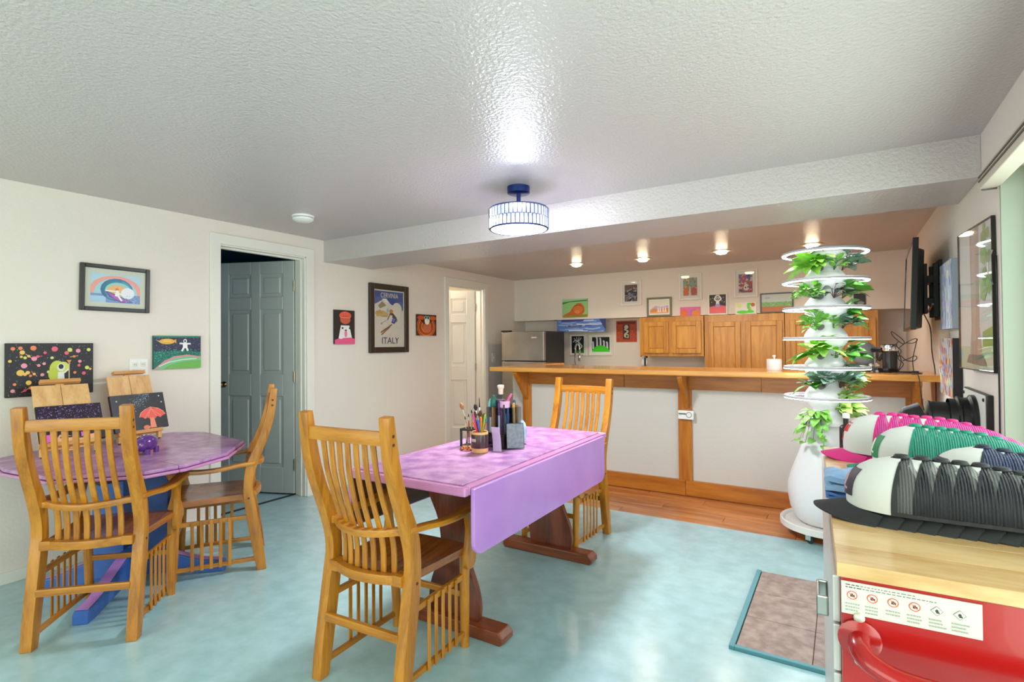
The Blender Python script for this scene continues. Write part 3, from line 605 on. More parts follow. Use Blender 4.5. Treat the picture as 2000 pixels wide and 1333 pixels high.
def lettering(txt, size, parent, x, y, z, m, align='CENTER', sx=1, rot=(PI/2, 0, 0), extr=.0004):
    c = D.curves.new('lettering', 'FONT'); c.body = txt; c.size = size; c.align_x = align; c.align_y = 'CENTER'; c.extrude = extr
    tmp = D.objects.new('tmp', c); COL.objects.link(tmp); me = D.meshes.new_from_object(tmp.evaluated_get(bpy.context.evaluated_depsgraph_get())); D.objects.remove(tmp)
    me.materials.clear(); me.materials.append(m)
    o = D.objects.new('lettering', me); COL.objects.link(o); o.parent = parent; o.location = (x, y, z); o.rotation_euler = rot; o.scale.x = sx; return o
picture('framed_picture', 'black-framed surfing wave picture hung on the left wall', 'picture', 'L', (1.548, 1.643), .377, .285, surf, BF, .024, .022, .03, (206, 206, 192), tilt=.012)
picture('canvas_painting', 'large black galaxy canvas with neon planets and a yellow-haired figure', 'painting', 'L', (1.2255, 1.155), .398, .297, galaxy, depth=.022)
picture('canvas_painting', 'green landscape canvas with white spacesuit figure, beside the grey door', 'painting', 'L', (1.911, 1.24), .305, .223, astro_green, depth=.018, edge=(40, 96, 80))
picture('canvas_painting', 'small upright canvas of a white figure with a red mushroom cap', 'painting', 'L', (3.35, 1.443), .232, .309, mush, depth=.018, edge=(40, 34, 36))
t = picture('framed_poster', 'dark brown framed travel poster of a skier', 'poster', 'L', (3.917, 1.54), .535, .678, ski, DF, .055, .032, 0, glass=True)
lettering('CERVINIA', .068, t, 0, -.0185, .228, mat('poster_cream', (236, 226, 204), .5), sx=.82)
lettering('ITALY', .088, t, .01, -.0185, -.222, mat('poster_navy', (48, 60, 104), .5), sx=1.05)
picture('canvas_painting', 'small orange canvas of a wide-eyed white owl near the far door', 'painting', 'L', (4.482, 1.49), .318, .228, owl, depth=.018, edge=(60, 26, 16))
# back wall, upper row
def land_orange(p):
    p.rect(0, 0, 1, 1, (152, 206, 130)); p.rect(0, .86, 1, 1, (168, 214, 160)); p.poly([(0, .72), (.3, .84), (1, .86), (1, .94), (.4, .9), (0, .84)], (40, 140, 84)); p.poly([(0, .0), (1, 0), (1, .14), (0, .12)], (150, 140, 40)); p.poly([(0, .1), (.3, .3), (.45, .6), (.6, .76), (.75, .76), (.88, .55), (.9, .3), (.8, .14)], (204, 100, 32)); p.ell(.62, .42, .18, .22, (220, 120, 44)); p.arc(.63, .55, .14, .1, .006, (120, 52, 20), .3, 2.9); p.ell(.6, .28, .1, .1, (232, 140, 60))
def bluewave(p):
    p.rect(0, 0, 1, 1, (88, 120, 190)); 
    for k in range(26): y = rc.random(); x = rc.random()*.7; p.line([(x, y), (x+.15, y+rc.uniform(-.06, .06)), (x+.3, y+rc.uniform(-.05, .05))], rc.uniform(.006, .018), rc.choice([(130, 164, 218), (160, 190, 230), (60, 84, 164), (200, 214, 236)]))
    p.poly([(.1, .8), (.55, .84), (.6, 1), (.1, 1)], (52, 68, 150)); p.poly([(.88, 1), (1, 1), (1, .2), (.96, .4)], (46, 58, 120))
def abstract1(p):
    p.rect(0, 0, 1, 1, (84, 80, 96)); p.dots(90, [(40, 40, 52), (150, 150, 166), (170, 110, 80), (70, 84, 110), (190, 180, 176)], .006, .018, (0, 0, 1, 1), rc); p.poly([(0, .6), (1, .9), (1, 1), (0, 1)], (120, 92, 84)); p.line([(0, .4), (.4, .6), (1, .5)], .012, (30, 30, 40)); p.line([(.1, .2), (.5, .4), (.9, .2)], .014, (130, 150, 180))
def abstract2(p):
    p.rect(0, 0, 1, 1, (196, 140, 96)); p.rect(0, .5, 1, 1, (130, 180, 160)); p.dots(70, [(224, 140, 80), (120, 190, 170), (200, 110, 100), (236, 190, 120), (160, 120, 110)], .006, .018, (0, 0, 1, 1), rc); p.poly([(.4, 0), (.56, 0), (.52, .5), (.44, .5)], (236, 220, 200)); p.ell(.2, .2, .18, .2, (226, 120, 60)); p.ell(.76, .22, .2, .24, (190, 96, 90))
def abstract3(p):
    p.rect(0, 0, 1, 1, (180, 90, 90)); p.rect(0, .55, 1, 1, (110, 130, 180)); p.dots(80, [(90, 110, 170), (200, 80, 84), (230, 200, 190), (80, 70, 110), (226, 130, 110)], .006, .018, (0, 0, 1, 1), rc); p.ell(.55, .28, .2, .18, (236, 226, 214)); p.ell(.5, .27, .05, .05, (30, 30, 34)); p.ell(.68, .3, .05, .05, (40, 36, 40))
def cats(p):
    p.rect(0, 0, 1, 1, (232, 226, 210)); p.poly([(0, .3), (.3, .6), (.6, .5), (1, .6), (1, .35), (0, .2)], (196, 176, 214)); p.poly([(0, 0), (1, 0), (1, .4), (.5, .3), (.2, .4), (0, .2)], (226, 140, 44))
    for x in (.45, .56, .72, .84): p.poly([(x-.05, .1), (x+.05, .1), (x+.01, .52), (x-.02, .5)], (244, 232, 216))
    p.rect(0, 0, 1, .1, (240, 170, 120))
def pinkc(p):
    p.rect(0, 0, 1, 1, (230, 106, 170)); p.ell(.2, .3, .2, .5, (226, 110, 60)); p.ell(.8, .3, .22, .45, (228, 130, 56)); p.line([(.45, .6), (.8, .7)], .012, (190, 110, 200)); p.rect(.44, 0, .56, .6, (196, 100, 196))
def reach(p):
    p.rect(0, 0, 1, 1, (56, 46, 40)); 
    for (x, y) in ((.14, .6), (.2, .82), (.84, .84), (.9, .6), (.08, .78), (.76, .66)): p.ell(x, y, .03, .022, (206, 190, 160))
    p.poly([(0, 0), (1, 0), (1, .38), (.6, .44), (.3, .4), (0, .36)], (240, 106, 116)); wh = (240, 236, 232); p.ell(.5, .8, .09, .065, wh); p.ell(.5, .79, .05, .035, (70, 60, 60)); p.line([(.46, .64), (.3, .76), (.42, .94), (.5, .96), (.58, .94), (.72, .76), (.54, .64)], .016, wh); p.poly([(.42, .7), (.58, .7), (.62, .42), (.38, .42)], wh); p.ell(.5, .42, .15, .1, (176, 160, 206))
def snake(p):
    p.rect(0, 0, 1, 1, (240, 238, 228)); p.rect(.02, .55, .3, .95, (238, 236, 170)); g = (90, 226, 50); p.ell(.36, .18, .3, .14, g); p.ell(.7, .2, .2, .12, g); p.line([(.66, .2), (.72, .42), (.6, .62), (.66, .84)], .03, g); p.ell(.68, .86, .12, .09, g); p.ell(.84, .78, .1, .16, (214, 96, 50)); p.line([(.7, .4), (.7, .6)], .012, (240, 190, 60)); p.dots(10, [(120, 60, 40)], .001, .002, (.05, .55, .3, .9), rc)
def meadow(p):
    p.rect(0, 0, 1, 1, (206, 216, 210)); p.rect(0, 0, 1, .55, (140, 190, 120)); p.rect(0, 0, 1, .3, (196, 120, 74)); p.ell(.2, .8, .1, .06, (176, 190, 214)); p.dots(40, [(110, 170, 90), (170, 210, 150)], .003, .008, (0, .3, 1, .6), rc)
def dark(p):
    p.rect(0, 0, 1, 1, (44, 42, 48)); p.ell(.4, .4, .3, .2, (80, 74, 80)); p.ell(.6, .3, .3, .12, (150, 150, 150))
def deer(p):
    p.rect(0, 0, 1, 1, (22, 24, 22)); p.rect(.4, 0, 1, .14, (60, 150, 50)); w = (224, 224, 228); p.line([(.5, .7), (.75, .5), (.86, .4), (.66, .24)], .016, w)
    for (a, b_) in (((.55, .7), (.2, .74)), ((.4, .72), (.2, .88)), ((.5, .7), (.4, .94)), ((.55, .7), (.62, .94)), ((.6, .7), (.8, .9)), ((.3, .75), (.12, .64)), ((.5, .7), (.3, .6)), ((.55, .66), (.6, .55))): p.line([a, b_], .009, w)
    p.poly([(.8, .1), (1, .7), (1, .0)], (40, 96, 44))
def ghosts(p):
    p.rect(0, 0, 1, 1, (30, 30, 32)); p.dots(40, [(120, 120, 124)], .001, .002, (0, .4, 1, 1), rc); w = (232, 232, 236)
    for (x, h) in ((.08, .66), (.3, .96), (.5, .9), (.7, .72), (.88, .64)): p.poly([(x-.06, .2), (x+.06, .2), (x+.03, h), (x-.05, h)], w); p.ell(x-.03, h, .05, .06, w)
    p.poly([(0, 0), (1, 0), (1, .1), (.8, .36), (.5, .46), (.2, .36), (0, .08)], (70, 224, 40))
def redposter(p):
    p.rect(0, 0, 1, 1, (188, 72, 36)); p.dots(60, [(206, 90, 40), (160, 60, 30)], .004, .012, (0, 0, 1, .8), rc); p.rect(.06, .84, .94, .95, (110, 40, 30)); p.rect(.12, .76, .9, .8, (214, 60, 70)); p.rect(.33, .12, .66, .82, (60, 50, 40)); p.ell(.5, .7, .1, .1, (214, 200, 170)); p.line([(.4, .6), (.6, .5), (.4, .35), (.6, .2)], .016, (224, 210, 176)); p.ell(.5, .3, .12, .1, (206, 190, 150)); p.ell(.52, .28, .05, .05, (40, 36, 30))
picture('canvas_painting', 'canvas of an orange hill under green sky on the soffit', 'painting', 'B', (-2.955, 1.735), .352, .235, land_orange, depth=.016, edge=(150, 190, 130))
picture('framed_picture', 'white-framed dark abstract print, leftmost of the three upper ones', 'picture', 'B', (-2.203, 1.888), .262, .308, abstract1, WF, .022, .018, .03, glass=True)
picture('framed_picture', 'white-framed orange and teal abstract print, middle of the upper three', 'picture', 'B', (-1.496, 1.923), .262, .31, abstract2, WF, .022, .018, .03, glass=True)
picture('framed_picture', 'white-framed red and blue abstract print, nearest the plant tower', 'picture', 'B', (-.904, 1.922), .245, .308, abstract3, WF, .022, .018, .03, glass=True)
picture('framed_picture', 'sage-framed picture of orange hill and white spires above the short cabinet', 'picture', 'B', (-1.858, 1.703), .296, .23, cats, GF, .022, .02, .016)
picture('canvas_painting', 'small pink and orange canvas standing on the short cabinet', 'painting', 'B', (-1.50, 1.635), .225, .105, pinkc, depth=.014, edge=(230, 120, 170))
picture('framed_picture', 'white-framed picture of white figure with raised arms over pink ground', 'picture', 'B', (-1.197, 1.708), .212, .246, reach, WF, .018, .016)
picture('canvas_painting', 'white canvas of a bright green snake standing on the tall cabinet', 'painting', 'B', (-.905, 1.648), .215, .13, snake, depth=.014, edge=(236, 234, 226))
picture('framed_picture', 'grey-framed meadow landscape half hidden by the plant tower', 'picture', 'B', (-.60, 1.694), .32, .216, meadow, GRF, .014, .016)
picture('canvas_painting', 'small dark canvas on the soffit right of the plant tower', 'painting', 'B', (.142, 1.683), .10, .136, dark, depth=.014)
picture('canvas_painting', 'long blue wave canvas hung under the soffit beside the fridge', 'painting', 'B', (0, 0), .68, .165, bluewave, depth=.02, edge=(60, 80, 150), loc=(-2.885, 6.372, 1.507))
picture('framed_picture', 'white-framed white antlered deer on black, behind the faucet', 'picture', 'B', (-3.06, 1.26), .245, .295, deer, WF, .018, .016, .014)
picture('framed_picture', 'white-framed picture of pale figures on a bright green hill', 'picture', 'B', (-2.728, 1.26), .345, .295, ghosts, WF, .02, .016, .03)
picture('poster', 'orange-red unframed poster beside the short wall cabinet', 'poster', 'B', (-2.375, 1.427), .275, .275, redposter, depth=.004, edge=(180, 70, 36))
# right wall
def pastel(p):
    p.rect(0, 0, 1, 1, (206, 210, 232)); p.dots(90, [(190, 200, 236), (226, 214, 232), (214, 226, 236), (230, 226, 206), (176, 190, 226)], .012, .035, (0, 0, 1, 1), rc)
def collage(p):
    p.rect(0, 0, 1, 1, (190, 176, 176)); p.dots(120, [(226, 140, 90), (170, 150, 200), (200, 200, 206), (226, 190, 120), (150, 160, 190), (230, 110, 80), (210, 220, 200)], .010, .03, (0, 0, 1, 1), rc)
def treeart(p):
    p.rect(0, 0, 1, 1, (232, 232, 228)); p.rect(0, 0, 1, .16, (206, 216, 186)); p.poly([(.3, .1), (.36, .3), (.34, 1), (.62, 1), (.6, .3), (.68, .08)], (190, 168, 154)); p.poly([(.36, .2), (.4, 1), (.5, 1), (.5, .2)], (206, 184, 170)); p.dots(26, [(150, 180, 110), (170, 196, 130), (206, 214, 190)], .02, .05, (.66, .5, 1, 1), rc); p.poly([(.7, .16), (1, .16), (1, .3), (.7, .26)], (130, 176, 80)); p.poly([(.28, .1), (.2, .04), (.8, .02), (.7, .1)], (130, 126, 120))
picture('canvas_painting', 'pale lavender deep-edged canvas beside the television mount', 'painting', 'R', (3.85, 1.53), .40, .375, pastel, depth=.04, edge=(150, 160, 172))
picture('canvas_painting', 'colourful collage canvas with black edges, below the lavender one', 'painting', 'R', (3.88, 1.13), .44, .322, collage, depth=.04, edge=(34, 30, 34))
t = picture('framed_picture', 'tall glass-covered tree print with thin black frame on the right wall', 'picture', 'R', (3.13, 1.466), .49, .645, treeart, BF, .005, .014, .002, glass=True, loc=(.513, 3.13, 1.466), rot=(0, 0, -PI/2+.079))
B().bb(-.235, -.19, 0, .034, -.3, .3).build('backing_cleat', BF, t)
B().tube([(.247, -.012, .18), (.258, -.03, .13), (.258, -.03, .08), (.247, -.012, .04)], .003, 6).build('clip_wire', STEEL, t)
picture('canvas_painting', 'small blue and coral picture on the right wall behind the television', 'painting', 'R', (6.1, 1.55), .30, .30, collage, depth=.012, edge=(160, 180, 206))

# ------------------------------------------------------------ ceiling lamp, downlights, smoke alarm
NAVY = mat('lamp_metal', (46, 62, 128), .3, .7)
t = thing('ceiling_lamp', 'crystal drum ceiling lamp on a short dark blue stem', 'lamp', (-1.61, 2.69, HC))
B().lathe([(.066, 0), (.066, -.038), (.06, -.042)], 28).build('canopy', NAVY, t, smooth='auto')
ZA, ZB = -.132, -.250
B().tube([(0, 0, -.04), (0, 0, ZA)], .0125, 14).build('stem', NAVY, t, smooth='auto')
b = B(); b.torus((0, 0, ZA), .168, .004, 48, 6).torus((0, 0, ZB), .168, .005, 48, 6)
for a in (0, PI/2, PI, 3*PI/2): b.tube([(0, 0, ZA), (.168*math.cos(a), .168*math.sin(a), ZA)], .003, 6)
b.build('ring_frame', NAVY, t, smooth=True)
B().lathe([(.001, ZA-.002), (.158, ZA-.002), (.158, ZA-.004), (.001, ZA-.004)], 40, cap=False).build('top_plate', NAVY, t, smooth='auto')
B().lathe([(.001, ZB+.003), (.161, ZB+.003), (.161, ZB-.003), (.14, ZB-.007), (.001, ZB-.008)], 40, cap=False).build('diffuser', mat('diffuser', (250, 250, 255), .4, emit=((238, 244, 255), 9)), t, smooth='auto')
CRY = glass_mat('crystal', (246, 248, 252), .08); nt_ = CRY.node_tree; em = nt_.nodes.new('ShaderNodeEmission'); em.inputs[0].default_value = (.9, .94, 1, 1); em.inputs[1].default_value = .42
ad_ = nt_.nodes.new('ShaderNodeAddShader'); so = nt_.nodes['Material Output'].inputs[0].links[0].from_socket; nt_.links.new(so, ad_.inputs[0]); nt_.links.new(em.outputs[0], ad_.inputs[1]); nt_.links.new(ad_.outputs[0], nt_.nodes['Material Output'].inputs[0])
light('lamp_bulb', 'POINT', (-1.61, 2.69, HC-.19), 22, (.93, .96, 1), .05); DIV = mat('lamp_divider', (126, 130, 146), .25, .8)
zm = (ZA+ZB)/2
for row, (z0, z1) in enumerate(((zm+.002, ZA-.004), (ZB+.005, zm-.002))):
    for k in range(44):
        a = 2*PI*(k+.5*row)/44; q = 2*PI/44*.42
        ps = [(.162, a-q), (.171, a), (.162, a+q), (.157, a)]
        vs = [(r*math.cos(w), r*math.sin(w), z) for z in (z0, z1) for (r, w) in ps]
        B().add(vs, [(3, 2, 1, 0), (4, 5, 6, 7), (0, 1, 5, 4), (1, 2, 6, 5), (2, 3, 7, 6), (3, 0, 4, 7)]).build('crystal', CRY, t)
b = B()
for row, (z0, z1) in enumerate(((zm, ZA), (ZB, zm))):
    for k in range(44):
        a = 2*PI*(k+.5+.5*row)/44; b.tube([(.1735*math.cos(a), .1735*math.sin(a), z0), (.1735*math.cos(a), .1735*math.sin(a), z1)], .0032, 4)
b.torus((0, 0, zm), .1735, .0018, 44, 4)
tag(b.build('divider_wires', DIV, t), kind='stuff')
proto = None
for k, (x, y) in enumerate(((-2.49, 5.39), (-1.765, 5.46), (-.985, 5.43), (-.23, 5.53))):
    if proto is None:
        t = proto = thing('recessed_light', '', 'light', group='kitchen downlights')
        B().lathe([(.095, 0), (.095, -.004), (.07, -.008), (.062, -.006), (.062, 0)], 32).build('trim_ring', mat('can_trim', (196, 186, 164), .4, .3), t, smooth='auto')
        B().lathe([(.05, 0), (.052, -.012), (.046, -.024), (.03, -.03), (.001, -.032)], 24).build('bulb', mat('warm_bulb', (255, 246, 226), .3, emit=((255, 232, 196), 36)), t, smooth=True)
    else: t = copy_tree(proto)
    t.location = (x, y, HK-.0005)
    t['label'] = ['kitchen downlight nearest the fridge corner', 'kitchen downlight above the sage-framed picture', 'kitchen downlight above the white-framed raised-arms picture', 'kitchen downlight right above the plant tower'][k]
t = thing('smoke_alarm', 'round white smoke alarm on the ceiling near the grey door', 'smoke alarm', (-3.25, 2.45, HC-.0005))
B().lathe([(.075, 0), (.075, -.012), (.066, -.014)], 32).build('base', WHITEP, t, smooth='auto')
B().lathe([(.064, -.014), (.07, -.02), (.07, -.03), (.05, -.042), (.001, -.044)], 32).build('cover', WHITEP, t, smooth='auto')
B().lathe([(.0665, -.0145), (.0665, -.0195)], 32, cap=False).build('vent_slot', mat('vent_dark', (110, 108, 104), .6), t)

# ------------------------------------------------------------ plant tower
TX, TY = -.10, 4.10
t = thing('plant_tower', 'white hydroponic plant tower with six glowing rings by the bar', 'planter', (TX, TY, 0))
TW = mat('tower_white', (236, 236, 238), .3)
prof = [(.02, .088), (.165, .09), (.19, .11), (.222, .18), (.237, .27), (.234, .34), (.212, .42), (.178, .51), (.145, .60), (.122, .68), (.11, .72), (.104, .735)]
B().lathe(prof, 56).build('reservoir', TW, t, smooth='auto')
rings = [.913, 1.107, 1.297, 1.494, 1.675, 1.86]
zz = [.735]+rings
for i in range(6):
    z0, z1 = zz[i], zz[i+1]; h = z1-z0
    P = catmull([(.127, z0), (.122, z0+.15*h), (.098, z0+.34*h), (.079, z0+.5*h), (.090, z0+.64*h), (.118, z0+.82*h), (.128, z0+.95*h), (.128, z1)], 4)
    P = [(max(.02, r), z) for (r, z) in P]
    B().lathe(P, 40).build('tier', TW, t, smooth='auto')
B().lathe([(.126, 1.86), (.125, 1.885), (.11, 1.897), (.001, 1.90)], 40).build('cap', TW, t, smooth='auto')
RG = mat('ring_grey', (196, 196, 200), .4); LED = mat('led_strip', (255, 255, 255), .5, emit=((246, 248, 255), 19))
for z in rings:
    b = B(); R1, R2 = .228, .252
    r = b.lathe([(R1, z-.005), (R1, z+.008), (R1+.004, z+.011), (R2-.004, z+.011), (R2, z+.007), (R2, z-.005)], 56, cap=False).build('light_ring', RG, t, smooth='auto')
    B().lathe([(R1, z-.005), (R1+.003, z-.009), (R2-.003, z-.009), (R2, z-.005)], 56, cap=False).build('led_strip', LED, r, smooth=True)
    b = B()
    for a in (.5, 2.6, 4.7): b.tube([(.11*math.cos(a), .11*math.sin(a), z), (.23*math.cos(a), .23*math.sin(a), z)], .005, 6)
    b.build('spoke', RG, r)
B().lathe([(.001, .058), (.27, .058), (.285, .064), (.285, .10), (.278, .106), (.265, .10), (.255, .088), (.001, .086)], 56, cap=False).build('dolly', mat('dolly_white', (228, 226, 220), .45), t, smooth='auto')
for a in np.linspace(0, 2*PI, 5)[:-1]+PI*1.5-.42:
    c = B().lathe([(.006, -.011), (.024, -.011), (.026, -.006), (.026, .006), (.024, .011), (.006, .011)], 18, axis='x').build('caster_wheel', mat('caster_rubber', (34, 40, 46), .5), t, smooth='auto')
    c.location = (.235*math.cos(a), .235*math.sin(a), .0265); c.rotation_euler.z = 1.1
    B().bb(-.016, -.012, -.012, .022, -.005, .033).bb(.012, .016, -.012, .022, -.005, .033).bb(-.016, .016, -.01, .022, .028, .033).build('fork', CHROME, c)
for z in rings[:-1]+[.735]:
    for q in (.35,):
        a = -PI/2+q-.6
        o2 = B().lathe([(.001, 0), (.021, 0), (.024, .004), (.021, .008), (.001, .006)], 16).build('net_cup', mat('cup_grey', (120, 122, 118), .5), t, smooth='auto')
        o2.location = (.097*math.cos(a), .097*math.sin(a), z+.072); o2.rotation_euler = (0, .95, a)
# leaf meshes shared between plants
def leaf_mesh(name, L, Wd, curl, wav, m, n=6):
    b = B(); vs = []
    for i in range(n+1):
        u = i/n; w = Wd*max(.06, math.sin(PI*min(1, u**.75*.97+.02)))**.75; z = -curl*u*u*L
        for j in (-1, -.5, 0, .5, 1):
            vs.append((j*w, u*L, z+.18*w*abs(j)+wav*math.sin(u*17+j*5)*abs(j)))
    fs = [(i*5+k, i*5+k+1, (i+1)*5+k+1, (i+1)*5+k) for i in range(n) for k in range(4)]
    o = b.add(vs, fs).build(name, m, None, smooth=True, fix=False); me = o.data; D.objects.remove(o)
    return me
def gm(n, c1, c2): return mat(n, c1, .4, var=(40, c2), trans=0)
G1 = gm('leaf_lettuce', (128, 198, 62), (166, 220, 96)); G2 = gm('leaf_spinach', (74, 150, 54), (116, 186, 80)); G3 = gm('leaf_kale', (88, 124, 104), (128, 156, 140)); G4 = gm('leaf_herb', (104, 174, 62), (148, 206, 96)); G5 = gm('leaf_dark', (66, 76, 66), (98, 108, 92)); G6 = gm('leaf_curly', (150, 196, 86), (186, 222, 122))
LM = {'lettuce': leaf_mesh('leaf', .105, .036, .6, .004, G1), 'spinach': leaf_mesh('leaf', .075, .027, .5, .001, G2), 'kale': leaf_mesh('leaf', .062, .026, .35, .003, G3),
      'herb': leaf_mesh('leaf', .040, .014, .4, .001, G4), 'dark': leaf_mesh('leaf', .060, .012, .7, .001, G5), 'curly': leaf_mesh('leaf', .085, .030, .5, .009, G6), 'vine': leaf_mesh('leaf', .048, .019, .5, .001, G4)}
STEM = mat('plant_stem', (96, 138, 70), .5); STEMR = mat('plant_stem_red', (110, 84, 84), .5)
RXY = Vector((Rv.x, Rv.y, 0)).normalized(); TOC = Vector((RXY.y, -RXY.x, 0))
SPEC = [  # side (right amount, toward amount), ring index of the tier floor, kind, leaves, spread, rise, droop, label
    (-.85, .5, 4, 'lettuce', 11, .10, .05, 0, 'bright lettuce at the upper left, under the top ring'), (.85, .5, 4, 'kale', 9, .12, .06, 0, 'blue-green kale at the upper right, under the top ring'), (.05, 1, 4, 'herb', 9, .05, .05, 0, 'small herb at the front, under the top ring'),
    (-.9, .45, 3, 'herb', 30, .16, .05, .02, 'bushy light green herb spreading left, second tier down'), (.85, .5, 3, 'spinach', 12, .11, .06, 0, 'round-leaved spinach on the right, second tier down'), (.0, 1, 3, 'dark', 11, .08, .04, 0, 'dark thin-leaved plant at the front, second tier down'),
    (-.85, .55, 2, 'herb', 26, .12, .06, .02, 'fine-leaved herb on the left, third tier down'), (.9, .3, 2, 'spinach', 10, .08, .08, 0, 'upright basil-like plant on the right, third tier down'), (.75, .75, 2, 'kale', 7, .08, .05, 0, 'striped blue-green plant at the front right, third tier down'), (-.05, 1, 2, 'herb', 6, .04, .04, 0, 'tiny seedling at the front, third tier down'),
    (-.75, .65, 1, 'lettuce', 12, .13, .05, 0, 'large-leaved lettuce on the left, fourth tier down'), (.9, .4, 1, 'spinach', 11, .10, .05, .02, 'glossy spinach on the right, fourth tier down'), (.05, 1, 1, 'herb', 5, .035, .035, 0, 'tiny seedling at the front, fourth tier down'),
    (-.6, .8, 0, 'kale', 11, .10, .06, 0, 'grey-green cabbage at the left, fifth tier down'), (.35, .95, 0, 'kale', 11, .09, .07, 0, 'grey-green cabbage at the front right, fifth tier down'), (.95, .35, 0, 'curly', 13, .13, .05, .02, 'curly yellow-green lettuce at the right, fifth tier down'), (-.9, .45, 0, 'spinach', 6, .08, .02, 0, 'low green leaves at the far left, fifth tier down'),
    (-.9, .5, -1, 'vine', 22, .15, .02, .16, 'trailing vine hanging down the left of the lowest tier'), (.55, .85, -1, 'curly', 14, .13, .06, .02, 'curly yellow-green lettuce on the lowest tier')]
for (sr, st, ri, kind, nl, spread, rise, droop, lb) in SPEC:
    d = (RXY*sr+TOC*st).normalized(); zb = (rings[ri] if ri >= 0 else .735)+.062
    p = thing('potted_plant', lb, 'plant', Vector((TX, TY, zb))+d*.095, math.atan2(d.y, d.x)-PI/2, group='plants in the tower')
    r = random.Random(lb); stem = B()
    nl = int(nl*1.8)
    for k in range(nl):
        az = r.uniform(-1.25, 1.25); q = (k+.5)/nl; L = spread*(.30+.70*q)*r.uniform(.8, 1.1)
        dr = Vector((math.sin(az)*.8, math.cos(az)*.9, 0)); up = rise*(1.5-q*.9)*r.uniform(.5, 1.6)
        if kind == 'lettuce' or kind == 'curly': L *= .42
        tip = dr*L+Vector((0, 0, up-droop*q*q*1.2)); mid = dr*L*.5+Vector((0, 0, up*.75))
        stem.tube([(0, 0, 0), tuple(mid), tuple(tip)], .0013, 4)
        lf = D.objects.new('leaf', LM[kind]); COL.objects.link(lf); lf.parent = p; lf.location = tip
        e = r.uniform(.25, 1.25)-.4*q if droop < .1 else r.uniform(-.5, .4)
        s = r.uniform(.95, 1.4); lf.scale = (s, s, s); lf.rotation_euler = (e, r.uniform(-.5, .5), -az+r.uniform(-.3, .3))
    stem.build('stem', STEMR if kind in ('dark', 'kale') else STEM, p, smooth=True)

# ------------------------------------------------------------ television on its wall arm
t = thing('television', 'flat black television tilted down on a wall arm above the bar', 'television', (.385, 4.425, 1.62), rot=(0, 0, 0))
zax = Vector((.04, 0, 1)).normalized(); yax = Vector((.045, .99, 0)).normalized(); xax = yax.cross(zax).normalized(); zax = xax.cross(yax)
t.matrix_world = Matrix(((xax.x, yax.x, zax.x, .380), (xax.y, yax.y, zax.y, 4.425), (xax.z, yax.z, zax.z, 1.617), (0, 0, 0, 1)))
W2, H2 = .495, .272
b = B(); b.bb(-.012, .018, -W2, -W2+.012, -H2, H2).bb(-.012, .018, W2-.012, W2, -H2, H2).bb(-.012, .018, -W2+.012, W2-.012, -H2, -H2+.018).bb(-.012, .018, -W2+.012, W2-.012, H2-.012, H2)
b.build('bezel', BLACKG, t, bevel=.003)
B().bb(-.008, .004, -W2+.012, W2-.012, -H2+.018, H2-.012).build('screen', mat('tv_screen', (150, 150, 148), .06, .0, coat=1), t)
B().prism([(-W2+.004, .016), (W2-.004, .016), (W2-.10, .05), (-W2+.10, .05)], 'z', -H2+.01, H2-.06).xf(Matrix(((0, 1, 0, 0), (1, 0, 0, 0), (0, 0, 1, 0), (0, 0, 0, 1)))).build('back_cover', BLACK, t, bevel=.01)
t2 = thing('television_mount', 'black jointed wall bracket holding the television', 'bracket', (XR, 4.40, 1.60))
B().bb(-.016, -.001, -.12, .12, -.19, .19).build('wall_plate', BLACK, t2, bevel=.003)
for y in (-.09, .09): B().bb(-.045, -.016, y-.014, y+.014, -.17, .17).build('upright', BLACK, t2, bevel=.003)
for z in (-.07, .07): B().box((-.065, 0, z), (.05, .2, .045)).build('arm', BLACK, t2, bevel=.004)
B().bb(-.095, -.075, -.11, .11, -.15, .17).build('tilt_plate', BLACK, t2, bevel=.003)
B().tube([(-.05, -.11, -.09), (-.05, .11, -.13)], .006, 8).build('spring_rod', STEEL, t2)

# ------------------------------------------------------------ flue pipe and its wall plate
t = thing('flue_pipe', 'black elbowed stove pipe leaving a white wall plate, behind the caps', 'pipe', (XR, 3.24, .90))
B().bb(-.02, -.001, -.255, .27, -.2, .145).build('backing_board', BLACK, t, bevel=.003)
B().bb(-.023, -.0201, -.22, .265, -.19, .140).build('wall_plate', mat('plate_white', (226, 228, 218), .45), t)
for (y, z) in ((-.2, .12), (.24, .12)): B().lathe([(.008, 0), (.008, -.004), (.004, -.006)], 10, axis='x').build('screw', BLACK, t).location = (-.023, y, z)
PIPE = mat('pipe_black', (38, 38, 40), .32, .4)
B().lathe([(.125, -.024), (.125, -.04), (.112, -.05), (.112, -.075), (.118, -.08), (.118, -.088), (.105, -.094), (.105, -.12)], 36, axis='x', cap=False).build('collar', PIPE, t, smooth='auto')
B().lathe([(.088, -.03), (.088, -.185), (.092, -.188), (.092, -.196), (.088, -.2)], 32, axis='x').build('pipe', PIPE, t, smooth='auto')
pth = [(-.2, 0, 0), (-.235, 0, -.015), (-.27, 0, -.06), (-.285, 0, -.12), (-.285, 0, -.9)]
B().tube(pth, .088, 28).build('elbow', PIPE, t, smooth='auto')

